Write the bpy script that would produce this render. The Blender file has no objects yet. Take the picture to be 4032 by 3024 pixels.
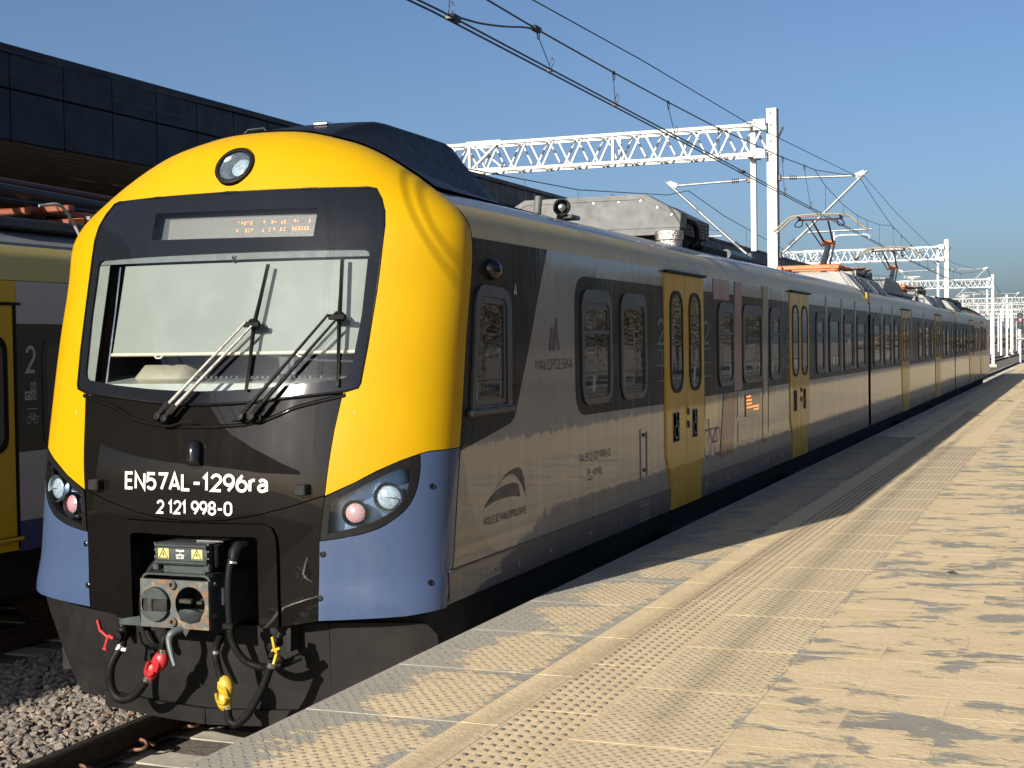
import bpy, bmesh, math, random
from mathutils import Vector, Matrix
from mathutils.geometry import tessellate_polygon

random.seed(7)
SC = bpy.context.scene
COL = SC.collection

# ------------------------------------------------------------------ camera
def make_camera():
    yaw, pitch, roll = math.radians(21.39568), math.radians(1.50915), -0.01462736
    cy, sy, cp, sp, cr, sr = math.cos(yaw), math.sin(yaw), math.cos(pitch), math.sin(pitch), math.cos(roll), math.sin(roll)
    fwd = Vector((-sy*cp, cy*cp, -sp)); right = Vector((cy, sy, 0)); up = right.cross(fwd)
    R = cr*right + sr*up; U = -sr*right + cr*up
    m = Matrix.Identity(4)
    for i in range(3):
        m[i][0] = R[i]; m[i][1] = U[i]; m[i][2] = -fwd[i]
    m.translation = Vector((4.8605, -7.3145, 2.3560))
    cd = bpy.data.cameras.new('camera'); cd.sensor_width = 36; cd.lens = 50.784
    cd.clip_start = .1; cd.clip_end = 5000
    co = bpy.data.objects.new('camera', cd); co.matrix_world = m; COL.objects.link(co)
    SC.camera = co
make_camera()

# ------------------------------------------------------------------ light
SUN = Vector((-.63, -2.35, 1.0)).normalized()
EL = math.asin(SUN.z); AZ = math.atan2(SUN.x, SUN.y)
w = bpy.data.worlds.new('World'); SC.world = w; w.use_nodes = True
nt = w.node_tree; nt.nodes.clear()
sky = nt.nodes.new('ShaderNodeTexSky'); sky.sky_type = 'NISHITA'; sky.sun_disc = False
sky.sun_elevation = EL; sky.sun_rotation = AZ
sky.altitude = 200; sky.air_density = .78; sky.dust_density = 2.6; sky.ozone_density = 4.0
bg = nt.nodes.new('ShaderNodeBackground'); bg.inputs['Strength'].default_value = .067
wo = nt.nodes.new('ShaderNodeOutputWorld')
nt.links.new(sky.outputs[0], bg.inputs[0]); nt.links.new(bg.outputs[0], wo.inputs[0])
sl = bpy.data.lights.new('sun', 'SUN'); sl.energy = 5.0; sl.angle = math.radians(.5); sl.color = (1, .93, .82)
so = bpy.data.objects.new('sun', sl); so.rotation_euler = (-SUN).to_track_quat('-Z', 'Y').to_euler(); COL.objects.link(so)
so.location = (0, 0, 60)
SC.view_settings.view_transform = 'Standard'; SC.view_settings.look = 'None'
SC.view_settings.exposure = .85; SC.view_settings.gamma = 1; SC.view_settings.use_curve_mapping = False
SC.cycles.max_bounces = 8; SC.cycles.transparent_max_bounces = 12; SC.cycles.caustics_reflective = False; SC.cycles.caustics_refractive = False

# ------------------------------------------------------------------ helpers: meshes and objects
ORG = {}
def tag(o, label=None, cat=None, group=None, kind=None):
    if label: o['label'] = label
    if cat: o['category'] = cat
    if group: o['group'] = group
    if kind: o['kind'] = kind
    return o
def thing(name, label, cat, loc=(0, 0, 0), group=None):
    o = bpy.data.objects.new(name, None); o.empty_display_size = .2; COL.objects.link(o)
    o.location = loc; ORG[o] = Vector(loc)
    return tag(o, label, cat, group)
def inst(name, me, parent=None, loc=(0, 0, 0), rot=None):
    """link one object using mesh data me, origin at world point loc"""
    o = bpy.data.objects.new(name, me); COL.objects.link(o)
    l = Vector(loc); ORG[o] = l
    if parent is not None:
        o.parent = parent; o.location = l - ORG[parent]
    else: o.location = l
    if rot: o.rotation_euler = rot
    return o
def children(o): return list(o.children)
def copy_tree(o, parent=None, shift=None):
    c = o.copy(); COL.objects.link(c); ORG[c] = ORG[o].copy()
    if parent is not None: c.parent = parent
    for ch in children(o): copy_tree(ch, c)
    if shift is not None: c.location = o.location + Vector(shift); ORG[c] = ORG[o] + Vector(shift)
    return c

class MB:
    def __init__(s): s.v = []; s.f = []; s.m = []; s.mi = 0
    def add(s, vs, fs):
        b = len(s.v); s.v += [tuple(p) for p in vs]; s.f += [tuple(i+b for i in f) for f in fs]; s.m += [s.mi]*len(fs)
        return s
    def box(s, x0, x1, y0, y1, z0, z1):
        return s.add([(x0,y0,z0),(x1,y0,z0),(x1,y1,z0),(x0,y1,z0),(x0,y0,z1),(x1,y0,z1),(x1,y1,z1),(x0,y1,z1)],
              [(0,3,2,1),(4,5,6,7),(0,1,5,4),(1,2,6,5),(2,3,7,6),(3,0,4,7)])
    def cbox(s, x0, x1, y0, y1, z0, z1, c=.01):
        """box with chamfered edges"""
        vs = []; idx = {}
        X, Y, Z = (x0, x1), (y0, y1), (z0, z1)
        for i in (0,1):
            for j in (0,1):
                for k in (0,1):
                    sx, sy, sz = (1,-1)[i], (1,-1)[j], (1,-1)[k]
                    p = Vector((X[i],Y[j],Z[k]))
                    idx[(i,j,k,'x')] = len(vs); vs.append(p+Vector((0,sy*c,sz*c)))
                    idx[(i,j,k,'y')] = len(vs); vs.append(p+Vector((sx*c,0,sz*c)))
                    idx[(i,j,k,'z')] = len(vs); vs.append(p+Vector((sx*c,sy*c,0)))
        fs = []
        for i in (0,1):
            a = [idx[(i,j,k,'x')] for j,k in ((0,0),(1,0),(1,1),(0,1))]; fs.append(a if i else a[::-1])
            a = [idx[(j,i,k,'y')] for j,k in ((0,0),(1,0),(1,1),(0,1))]; fs.append(a[::-1] if i else a)
            a = [idx[(j,k,i,'z')] for j,k in ((0,0),(1,0),(1,1),(0,1))]; fs.append(a if i else a[::-1])
        for a in (0,1):
            for b in (0,1):
                q = [idx[(0,a,b,'y')],idx[(1,a,b,'y')],idx[(1,a,b,'z')],idx[(0,a,b,'z')]]; fs.append(q if a==b else q[::-1])
                q = [idx[(a,0,b,'x')],idx[(a,1,b,'x')],idx[(a,1,b,'z')],idx[(a,0,b,'z')]]; fs.append(q[::-1] if a==b else q)
                q = [idx[(a,b,0,'x')],idx[(a,b,1,'x')],idx[(a,b,1,'y')],idx[(a,b,0,'y')]]; fs.append(q if a==b else q[::-1])
                for k in (0,1):
                    t = [idx[(a,b,k,'x')],idx[(a,b,k,'y')],idx[(a,b,k,'z')]]; fs.append(t if (a+b+k)%2 else t[::-1])
        return s.add(vs, fs)
    def obox(s, p0, p1, wx, wz, up=(0,0,1)):
        """oriented bar from p0 to p1, width wx, height wz"""
        p0, p1 = Vector(p0), Vector(p1); d = (p1-p0).normalized(); u = Vector(up)
        if abs(d.dot(u)) > .98: u = Vector((1,0,0))
        a = d.cross(u).normalized(); b = a.cross(d).normalized()
        vs = []
        for p in (p0, p1):
            for i, j in ((-1,-1),(1,-1),(1,1),(-1,1)): vs.append(p + a*(i*wx/2) + b*(j*wz/2))
        return s.add(vs, [(0,1,2,3),(7,6,5,4),(0,4,5,1),(1,5,6,2),(2,6,7,3),(3,7,4,0)])
    def tube(s, pts, r, n=8, caps=True):
        pts = [Vector(p) for p in pts]; m = len(pts)
        rs = r if isinstance(r, (list, tuple)) else [r]*m
        t0 = (pts[1]-pts[0]).normalized(); u = Vector((0,0,1)) if abs(t0.z) < .9 else Vector((1,0,0))
        a = t0.cross(u).normalized(); vs = []; fs = []
        for i, p in enumerate(pts):
            t = (pts[min(i+1,m-1)]-pts[max(i-1,0)]).normalized()
            a = (a - t*a.dot(t)).normalized(); b = t.cross(a)
            for k in range(n):
                q = 2*math.pi*k/n; vs.append(p + (a*math.cos(q)+b*math.sin(q))*rs[i])
        for i in range(m-1):
            for k in range(n):
                k2 = (k+1)%n; fs.append((i*n+k, (i+1)*n+k, (i+1)*n+k2, i*n+k2)[::-1])
        if caps: fs.append(tuple(range(n))[::-1]); fs.append(tuple((m-1)*n+k for k in range(n)))
        return s.add(vs, fs)
    def lathe(s, prof, c, axis, n=20, caps=False):
        """prof: (radius, distance along axis)"""
        ax = Vector(axis).normalized(); u = Vector((0,0,1)) if abs(ax.z) < .9 else Vector((1,0,0))
        a = ax.cross(u).normalized(); b = ax.cross(a); c = Vector(c); vs = []; fs = []
        for r, h in prof:
            for k in range(n):
                q = 2*math.pi*k/n; vs.append(c + ax*h + (a*math.cos(q)+b*math.sin(q))*max(r,1e-4))
        for i in range(len(prof)-1):
            for k in range(n):
                k2 = (k+1)%n; fs.append((i*n+k, i*n+k2, (i+1)*n+k2, (i+1)*n+k))
        if caps: fs.append(tuple(range(n))); fs.append(tuple((len(prof)-1)*n+k for k in range(n))[::-1])
        return s.add(vs, fs)
    def prism(s, poly, axis, a0, a1):
        """poly in the other two axes (x:(y,z) y:(x,z) z:(x,y))"""
        def P(p, a): return (a,p[0],p[1]) if axis=='x' else (p[0],a,p[1]) if axis=='y' else (p[0],p[1],a)
        n = len(poly); vs = [P(p,a0) for p in poly]+[P(p,a1) for p in poly]
        fs = [tuple(range(n)), tuple(range(2*n-1,n-1,-1))]+[(i,i+n,(i+1)%n+n,(i+1)%n) for i in range(n)]
        return s.add(vs, fs)
    def frame(s, outer, inner, axis, a0, a1):
        """ring prism between two outlines of the same count"""
        def P(p, a): return (a,p[0],p[1]) if axis=='x' else (p[0],a,p[1]) if axis=='y' else (p[0],p[1],a)
        n = len(outer); vs = [P(p,a1) for p in outer]+[P(p,a1) for p in inner]+[P(p,a0) for p in outer]+[P(p,a0) for p in inner]
        fs = []
        for i in range(n):
            j = (i+1)%n
            fs += [(i,j,n+j,n+i),(i,2*n+i,2*n+j,j),(n+i,n+j,3*n+j,3*n+i),(2*n+i,3*n+i,3*n+j,2*n+j)]
        return s.add(vs, fs)
    def mesh(s, name, mats, smooth=None, recalc=True):
        me = bpy.data.meshes.new(name); me.from_pydata(s.v, [], s.f)
        if not isinstance(mats, (list, tuple)): mats = [mats]
        for m in mats: me.materials.append(m)
        if len(mats) > 1: me.polygons.foreach_set('material_index', s.m)
        if recalc:
            bm = bmesh.new(); bm.from_mesh(me); bmesh.ops.recalc_face_normals(bm, faces=bm.faces); bm.to_mesh(me); bm.free()
        if smooth:
            me.polygons.foreach_set('use_smooth', [True]*len(me.polygons)); me.set_sharp_from_angle(angle=math.radians(smooth))
        me.update(); return me
    def build(s, name, mats, parent=None, smooth=None, recalc=True):
        return inst(name, s.mesh(name, mats, smooth, recalc), parent, (0,0,0))

def rpoly(pts, r, seg=5):
    """round the corners of a polygon"""
    out = []; n = len(pts)
    for i in range(n):
        p = Vector(pts[i]); a = Vector(pts[i-1]); b = Vector(pts[(i+1)%n])
        rr = r[i] if isinstance(r, (list, tuple)) else r
        da, db = (a-p), (b-p); rr = min(rr, da.length*.49, db.length*.49)
        p0 = p + da.normalized()*rr; p1 = p + db.normalized()*rr
        for k in range(seg+1):
            t = k/seg; out.append(tuple(p0*(1-t)**2 + p*2*t*(1-t) + p1*t*t))
    return out
def rrect(x0, x1, y0, y1, r, seg=5): return rpoly([(x0,y0),(x1,y0),(x1,y1),(x0,y1)], r, seg)
def sp2(pts, n=6):
    """smooth 2D curve through points"""
    return [(p.x, p.y) for p in bez([(a, b, 0) for a, b in pts], n)]
def bez(pts, n=12):
    """Catmull-Rom through 3D points"""
    P = [Vector(p) for p in pts]; P = [2*P[0]-P[1]]+P+[2*P[-1]-P[-2]]; out = []
    for i in range(1, len(P)-2):
        for k in range(n):
            t = k/n; a, b, c, d = P[i-1], P[i], P[i+1], P[i+2]
            out.append(.5*((2*b)+(c-a)*t+(2*a-5*b+4*c-d)*t*t+(3*b-a-3*c+d)*t**3))
    out.append(P[-2]); return out

def stroke2d(pts, wd, closed=False):
    P = [Vector(p[:2]) for p in pts]; n = len(P); vs = []; fs = []
    for i in range(n):
        a = P[i-1] if (i or closed) else None; b = P[(i+1)%n] if (i < n-1 or closed) else None
        t1 = (P[i]-a).normalized() if a is not None else (b-P[i]).normalized(); t2 = (b-P[i]).normalized() if b is not None else t1
        n1 = Vector((-t1.y, t1.x)); n2 = Vector((-t2.y, t2.x)); m_ = (n1+n2); m_ = m_.normalized() if m_.length > 1e-6 else n1
        k = m_*(wd/2*min(2.4, 1/max(.2, m_.dot(n1)))); vs += [tuple(P[i]+k), tuple(P[i]-k)]
    for i in range(n if closed else n-1):
        j = (i+1)%n; fs.append((2*i,2*i+1,2*j+1,2*j))
    return vs, fs
def circle2d(cx, cy, rx, ry=None, n=16, a0=0, a1=2*math.pi):
    ry = ry or rx; full = abs(a1-a0) > 6.28
    return [(cx+rx*math.cos(a0+(a1-a0)*k/(n if full else n-1)), cy+ry*math.sin(a0+(a1-a0)*k/(n if full else n-1))) for k in range(n)]
def _arc(cx, cy, rx, ry, a0, a1, n=14): return [(cx+rx*math.cos(math.radians(a0+(a1-a0)*k/n)), cy+ry*math.sin(math.radians(a0+(a1-a0)*k/n))) for k in range(n+1)]
def _round0(w_=1): return [(x, y) for x, y in _arc(.5,.72,.5,.28,0,180)+_arc(.5,.28,.5,.28,180,360)]
GL = {   # narrow upright lettering, drawn as pen strokes on a unit cell: (width, strokes)
 'E':(.82,[[(.95,0),(0,0),(0,1),(.95,1)],[(.0,.51),(.85,.51)]]), 'N':(1,[[(0,0),(0,1),(1,0),(1,1)]]), 'A':(1.02,[[(0,0),(.5,1),(1,0)],[(.15,.28),(.85,.28)]]),
 'L':(.8,[[(0,1),(0,0),(.95,0)]]), 'Ł':(.85,[[(.1,1),(.1,0),(1,0)],[(-.12,.36),(.5,.64)]]), '-':(.75,[[(.08,.44),(.92,.44)]]), '/':(.6,[[(0,0),(1,1)]]),
 '1':(.55,[[(.0,.76),(.6,1),(.6,0)]]), '7':(.9,[[(0,1),(1,1),(.35,0)]]), '4':(1,[[(.55,1),(0,.24),(1,.24)],[(.72,.5),(.72,0)]]),
 '2':(.92,[_arc(.5,.72,.5,.28,170,-35,12)+[(0,.0),(1,0)]]), '3':(.92,[_arc(.5,.75,.46,.25,160,-85,10)+[(.5,.5)],[(.5,.5)]+_arc(.5,.26,.5,.26,80,-165,10)]),
 '5':(.92,[[(.93,1),(.1,1),(.05,.54)]+_arc(.47,.32,.5,.32,115,-150,14)]), '0':(.95,['0']), 'O':(1.1,['0']),
 '9':(.95,[_arc(.5,.68,.5,.32,0,360,20),[(1,.68),(.97,.50),(.86,.32),(.42,0)]]), '6':(.95,[_arc(.5,.32,.5,.32,0,360,20),[(0,.32),(.03,.50),(.14,.68),(.58,1)]]),
 '8':(.95,[_arc(.5,.75,.43,.25,0,360,18),_arc(.5,.26,.5,.26,0,360,18)]), 'M':(1.25,[[(0,0),(0,1),(.5,.25),(1,1),(1,0)]]),
 'P':(.9,[[(0,0),(0,1),(.62,1)]+_arc(.62,.74,.36,.26,80,-80,8)+[(.62,.48),(0,.48)]]), 'R':(.95,[[(0,0),(0,1),(.62,1)]+_arc(.62,.75,.36,.25,80,-80,8)+[(.62,.5),(0,.5)],[(.5,.5),(1,0)]]),
 'S':(.9,[_arc(.5,.76,.46,.24,25,200,10)+[(.15,.60),(.85,.40)]+_arc(.5,.25,.48,.25,20,-160,10)]), 'K':(.98,[[(0,0),(0,1)],[(1,1),(0,.40)],[(.36,.62),(1,0)]]),
 'J':(.7,[[(.85,1),(.85,.22)]+_arc(.45,.22,.40,.22,0,-140,8)]), 'I':(.22,[[(.5,0),(.5,1)]]), 'V':(1,[[(0,1),(.5,0),(1,1)]]), 'D':(.95,[[(0,0),(0,1),(.5,1)]+_arc(.5,.5,.5,.5,85,-85,12)+[(.5,0),(0,0)]]),
 'r':(.5,[[(0,0),(0,.72)],[(0,.48),(.2,.64),(.5,.71),(.95,.70)]]), 'a':(.85,[[(.08,.62),(.3,.71),(.6,.71),(.85,.6),(.9,.42),(.9,0)],[(.9,.40),(.4,.40)]+_arc(.42,.2,.42,.2,95,270,10)+[(.7,.05),(.9,.2)]]), ' ':(.45,[])}
GL['0'] = (.95,[_round0()]); GL['O'] = (1.1,[_round0()])
def dtext(s, box, weight=.15, gap=.34, cell=.56, slant=0):
    x0, x1, y0, y1 = box; H_ = y1-y0; adv = []; x = 0
    for ch in s: adv.append(x); x += GL[ch][0]*cell+gap*cell if ch != ' ' else .55*cell
    tot = x-gap*cell; kx = (x1-x0)/(tot*H_ + weight*H_); wd = weight*H_; out = []; k = 0
    for ch, a in zip(s, adv):
        cw = GL[ch][0]*cell
        for st in GL[ch][1]:
            pts = [(x0+wd/2*kx+(a+px*cw)*H_*kx + slant*py*H_, y0+wd/2+py*(H_-wd)) for px, py in st]
            closed = len(st) > 12 and (Vector(st[0])-Vector(st[-1])).length < .02
            out.append((stroke2d(pts[:-1] if closed else pts, wd, closed or st is GL['0'][1][0] or st is GL['O'][1][0]), k)); k += 1
    return out
class Flat:
    """flat print gathered in 2D and laid on a surface; each stroke lies a hair above the last"""
    def __init__(s): s.v = []; s.f = []; s.m = []; s.mi = 0; s.l = 0
    def add(s, vf, lift=None):
        b = len(s.v); l = s.l if lift is None else lift
        s.v += [(p[0],p[1],l) for p in vf[0]]; s.f += [tuple(i+b for i in f) for f in vf[1]]; s.m += [s.mi]*len(vf[1]); return s
    def poly(s, pts): return s.add((list(pts), [tuple(range(len(pts)))]))
    def stroke(s, pts, wd, closed=False): return s.add(stroke2d(pts, wd, closed))
    def text(s, t, box, weight=.13, slant=0):
        for vf, k in dtext(t, box, weight, slant=slant): s.add(vf, s.l+.00025*(k%4))
        return s
    def build(s, name, mats, parent, fn, flip=False):
        m = MB(); three = fn.__code__.co_argcount == 3
        m.v = [fn(*p) if three else fn(p[0],p[1]) for p in s.v]; m.f = [tuple(f[::-1]) if flip else f for f in s.f]; m.m = s.m
        return m.build(name, mats, parent, recalc=False)

# ------------------------------------------------------------------ helpers: materials
def newmat(name):
    m = bpy.data.materials.new(name); m.use_nodes = True; t = m.node_tree
    return m, t, t.nodes['Principled BSDF']
def nn(t, kind, **kw):
    n = t.nodes.new(kind)
    for k, v in kw.items():
        if hasattr(n, k) and k not in ('Scale',): setattr(n, k, v)
        else: n.inputs[k].default_value = v
    return n
def coords(t, kind='Position', scale=(1,1,1)):
    mp = t.nodes.new('ShaderNodeMapping'); mp.inputs['Scale'].default_value = scale
    if kind == 'Position': g = t.nodes.new('ShaderNodeNewGeometry'); t.links.new(g.outputs['Position'], mp.inputs[0])
    else: g = t.nodes.new('ShaderNodeTexCoord'); t.links.new(g.outputs[kind], mp.inputs[0])
    return mp.outputs[0]
def noise(t, vec, scale, detail=4, rough=.55, dist=0):
    n = t.nodes.new('ShaderNodeTexNoise'); n.inputs['Scale'].default_value = scale; n.inputs['Detail'].default_value = detail
    n.inputs['Roughness'].default_value = rough; n.inputs['Distortion'].default_value = dist; t.links.new(vec, n.inputs['Vector']); return n.outputs['Fac']
def ramp(t, fac, stops):
    r = t.nodes.new('ShaderNodeValToRGB'); e = r.color_ramp.elements
    while len(e) < len(stops): e.new(.5)
    for k, (p, c) in enumerate(stops):
        e[k].position = p; e[k].color = (c,c,c,1) if isinstance(c, (int,float)) else (*c,1)
    t.links.new(fac, r.inputs[0]); return r.outputs[0]
def mix(t, fac, a, b):
    m = t.nodes.new('ShaderNodeMix'); m.data_type = 'RGBA'
    if isinstance(fac, (int,float)): m.inputs[0].default_value = fac
    else: t.links.new(fac, m.inputs[0])
    for i, c in ((6,a),(7,b)):
        if isinstance(c, tuple): m.inputs[i].default_value = (*c[:3],1)
        else: t.links.new(c, m.inputs[i])
    return m.outputs[2]
def math_(t, op, a, b=0.0):
    m = t.nodes.new('ShaderNodeMath'); m.operation = op
    for i, c in ((0,a),(1,b)):
        if isinstance(c, (int,float)): m.inputs[i].default_value = c
        else: t.links.new(c, m.inputs[i])
    return m.outputs[0]
def bump(t, h, strength, dist, bsdf, inp='Normal'):
    b = t.nodes.new('ShaderNodeBump'); b.inputs['Strength'].default_value = strength; b.inputs['Distance'].default_value = dist
    t.links.new(h, b.inputs['Height']); t.links.new(b.outputs[0], bsdf.inputs[inp]); return b

_mc = {}
KA = .72   # all colours below were matched against a brighter exposure
def M(name, col, rough=.5, metal=0, coat=0, var=.12, dirt=0, dirtcol=(.2,.17,.13), scale=6, bumpy=0, spec=.5):
    """general surface: base colour with mottling, optional grime and fine relief"""
    if name in _mc: return _mc[name]
    if metal < .9: col = tuple(c*KA for c in col); dirtcol = tuple(c*KA for c in dirtcol)
    m, t, b = newmat(name); v = coords(t)
    n1 = noise(t, v, scale, 5)
    c = mix(t, ramp(t, n1, [(.3,0),(.7,1)]), tuple(x*(1-var) for x in col), tuple(min(1,x*(1+var)) for x in col))
    if dirt:
        n2 = noise(t, v, scale*.45, 7, .65)
        c = mix(t, ramp(t, n2, [(.5,0),(.72,dirt)]), c, dirtcol)
    t.links.new(c, b.inputs['Base Color'])
    t.links.new(ramp(t, noise(t, v, scale*2.3, 4), [(.3,max(0,rough*.8)),(.7,min(1,rough*1.2))]), b.inputs['Roughness'])
    b.inputs['Metallic'].default_value = metal; b.inputs['Coat Weight'].default_value = coat; b.inputs['Coat Roughness'].default_value = .04
    b.inputs['Specular IOR Level'].default_value = spec
    if bumpy: bump(t, noise(t, v, scale*14, 3), bumpy, .004, b)
    _mc[name] = m; return m
def paint(name, col, rough=.38, coat=.6, wave=0, grime=.25, grimecol=(.16,.13,.10), coatr=.03, spec=.35):
    """painted sheet metal; wave = uneven sheet in the clear coat"""
    if name in _mc: return _mc[name]
    col = tuple(c*KA for c in col); grimecol = tuple(c*KA for c in grimecol)
    m, t, b = newmat(name); v = coords(t); vs = coords(t, scale=(3,3,.35))
    n1 = noise(t, v, 1.3, 6); st = noise(t, vs, 3.5, 5, .6)
    c = mix(t, ramp(t, n1, [(.35,0),(.7,1)]), tuple(x*.95 for x in col), tuple(min(1,x*1.04) for x in col))
    c = mix(t, ramp(t, math_(t,'MULTIPLY',st,noise(t,v,.7,3)), [(.24,0),(.5,grime)]), c, grimecol)
    sp = noise(t, v, 55, 2)
    c = mix(t, ramp(t, sp, [(.70,0),(.78,grime)]), c, grimecol)
    t.links.new(c, b.inputs['Base Color'])
    t.links.new(ramp(t, st, [(.3,rough*.8),(.7,rough*1.25)]), b.inputs['Roughness'])
    b.inputs['Coat Weight'].default_value = coat; b.inputs['Coat Roughness'].default_value = coatr; b.inputs['Specular IOR Level'].default_value = spec
    if wave:
        vw = coords(t, scale=(1,1.0,.30)); h = noise(t, vw, 4.2, 3, .55)
        b2 = bump(t, h, 1.0, wave, b, 'Coat Normal'); t.links.new(b2.outputs[0], b.inputs['Normal'])
    _mc[name] = m; return m
def glass(name, tint=(.92,.96,.95), refl=1.0, wave=0):
    if name in _mc: return _mc[name]
    m = bpy.data.materials.new(name); m.use_nodes = True; t = m.node_tree; t.nodes.clear()
    o = t.nodes.new('ShaderNodeOutputMaterial'); mx = t.nodes.new('ShaderNodeMixShader'); tr = t.nodes.new('ShaderNodeBsdfTransparent')
    gl = t.nodes.new('ShaderNodeBsdfGlossy'); ge = t.nodes.new('ShaderNodeNewGeometry'); vm = t.nodes.new('ShaderNodeVectorMath'); vm.operation = 'DOT_PRODUCT'
    t.links.new(ge.outputs['Normal'], vm.inputs[0]); t.links.new(ge.outputs['Incoming'], vm.inputs[1])
    fr = math_(t, 'ADD', .045, math_(t, 'MULTIPLY', .955, math_(t, 'POWER', math_(t, 'SUBTRACT', 1.0, math_(t, 'ABSOLUTE', vm.outputs['Value'])), 5.0)))
    tr.inputs[0].default_value = (*tint,1); gl.inputs['Roughness'].default_value = .01; gl.inputs['Color'].default_value = (refl,refl,refl,1)
    t.links.new(fr, mx.inputs[0]); t.links.new(tr.outputs[0], mx.inputs[1]); t.links.new(gl.outputs[0], mx.inputs[2]); t.links.new(mx.outputs[0], o.inputs[0])
    _mc[name] = m; return m
def darkpane(name, col=(.012,.014,.015)):
    """coach window: dark tinted glass with slightly uneven mirror"""
    if name in _mc: return _mc[name]
    m, t, b = newmat(name); b.inputs['Base Color'].default_value = (*col,1); b.inputs['Roughness'].default_value = .015
    b.inputs['Specular IOR Level'].default_value = 1.0; b.inputs['IOR'].default_value = 1.6
    bump(t, noise(t, coords(t, scale=(1,1,.6)), 2.0, 1), .35, .003, b)
    _mc[name] = m; return m
def emit(name, col, st):
    if name in _mc: return _mc[name]
    m, t, b = newmat(name); b.inputs['Base Color'].default_value = (*col,1); b.inputs['Emission Color'].default_value = (*col,1); b.inputs['Emission Strength'].default_value = st
    _mc[name] = m; return m

YEL = paint('yellow_paint', (.575,.335,.002), .5, .16, grime=.08, grimecol=(.45,.28,.03), spec=.10)
YEL2 = paint('yellow_door_paint', (.66,.39,.004), .45, .4, wave=.0022, grime=.08, grimecol=(.34,.20,.02), spec=.15)
BLU = paint('blue_paint', (.060,.095,.185), .35, .5, grime=.15, spec=.2)
BLK = paint('black_mask_paint', (.006,.0052,.0045), .6, .50, grime=.12, grimecol=(.018,.015,.0125), coatr=.02, spec=.03)
GREY = paint('silver_grey_side_paint', (.225,.214,.197), .40, .7, wave=.0022, grime=.3)
BRN = paint('brown_black_side_paint', (.018,.015,.013), .55, .30, wave=.0022, grime=.30, grimecol=(.06,.05,.042), spec=.08)
BLS = paint('dark_blue_sill_paint', (.024,.032,.065), .40, .6, wave=.002, grime=.45)
CANT = paint('weathered_yellow_cantrail_paint', (.60,.43,.10), .5, .22, wave=.0012, grime=.38, grimecol=(.36,.33,.26))
ROOF = paint('grey_roof_paint', (.20,.22,.25), .45, .25, grime=.4)
DRK = M('dark_anthracite_plastic', (.010,.0115,.016), .5, var=.2, dirt=.3, dirtcol=(.016,.016,.016), spec=.2)
RUB = M('black_rubber', (.010,.010,.010), .55, var=.3, dirt=.3, dirtcol=(.017,.015,.013), scale=14, spec=.12)
FRM = M('dark_grey_window_frame', (.045,.044,.044), .45, var=.15)
PANE = darkpane('tinted_window_glass')
WGL = glass('windscreen_glass')
LGL = glass('lamp_cover_glass', (.85,.93,1.0))
STEEL = M('bright_steel', (.62,.61,.58), .25, 1.0)
ALU = M('dull_aluminium_sheet', (.12,.12,.117), .55, .0, var=.18, dirt=.5, dirtcol=(.18,.17,.15), scale=3)
CHR = M('chrome_reflector', (.80,.82,.84), .28, 1.0, var=.03)
WHT = M('white_galvanised_paint', (.66,.66,.63), .5, var=.04, dirt=.25, dirtcol=(.45,.42,.36), scale=3)
GRN = M('green_grey_coupler_paint', (.038,.050,.050), .48, var=.2, dirt=.6, dirtcol=(.015,.015,.015), scale=12)
def rusty():
    m, t, b = newmat('rusty_coupler_face'); v = coords(t)
    n = noise(t, v, 9, 8, .68); n2 = noise(t, v, 28, 5)
    c = mix(t, ramp(t, n, [(.54,0),(.64,1)]), (.060,.070,.068), (.19,.135,.07))
    c = mix(t, ramp(t, noise(t, v, 17, 6, .7), [(.52,0),(.62,1)]), c, (.17,.08,.03))
    c = mix(t, ramp(t, n2, [(.6,0),(.75,.6)]), c, (.04,.035,.03))
    t.links.new(c, b.inputs['Base Color']); b.inputs['Roughness'].default_value = .7; bump(t, n2, .5, .004, b); return m
RUST = rusty()
WTX = M('white_lettering', (.80,.78,.72), .5, var=.03)
LTX = M('pale_grey_print', (.42,.40,.37), .5, var=.05)
DTX = M('dark_print', (.055,.05,.045), .5, var=.05)
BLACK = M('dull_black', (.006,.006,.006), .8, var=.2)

# ------------------------------------------------------------------ train geometry functions
def mono(T):
    X = [p[0] for p in T]; Y = [p[1] for p in T]; n = len(X); h = [X[i+1]-X[i] for i in range(n-1)]; dl = [(Y[i+1]-Y[i])/h[i] for i in range(n-1)]
    m = [0]*n; m[0] = dl[0]; m[-1] = dl[-1]
    for i in range(1, n-1):
        if dl[i-1]*dl[i] > 0: m[i] = (h[i-1]+h[i])*3/((2*h[i]+h[i-1])/dl[i-1]+(h[i]+2*h[i-1])/dl[i])
    def f(x):
        x = min(max(x, X[0]), X[-1]); i = 0
        while i < n-2 and x > X[i+1]: i += 1
        t = (x-X[i])/h[i]
        return (2*t**3-3*t*t+1)*Y[i]+(t**3-2*t*t+t)*h[i]*m[i]+(-2*t**3+3*t*t)*Y[i+1]+(t**3-t*t)*h[i]*m[i+1]
    return f
HW = mono([(0,1.36),(.5,1.40),(.86,1.44),(2.5,1.44),(2.95,1.44),(3.06,1.428),(3.12,1.402),(3.19,1.35),(3.26,1.272),(3.336,1.172),(3.40,1.085),(3.51,.915),(3.57,.81),(3.63,.68),(3.70,.45),(3.74,.265),(3.76,0)])
YC = mono([(0,-.06),(.78,-.09),(1.25,-.10),(1.6,-.09),(2.1,.0),(2.5,.11),(2.96,.24),(3.33,.36),(3.5,.44),(3.62,.53),(3.70,.64),(3.74,.74),(3.76,.87)])
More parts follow.
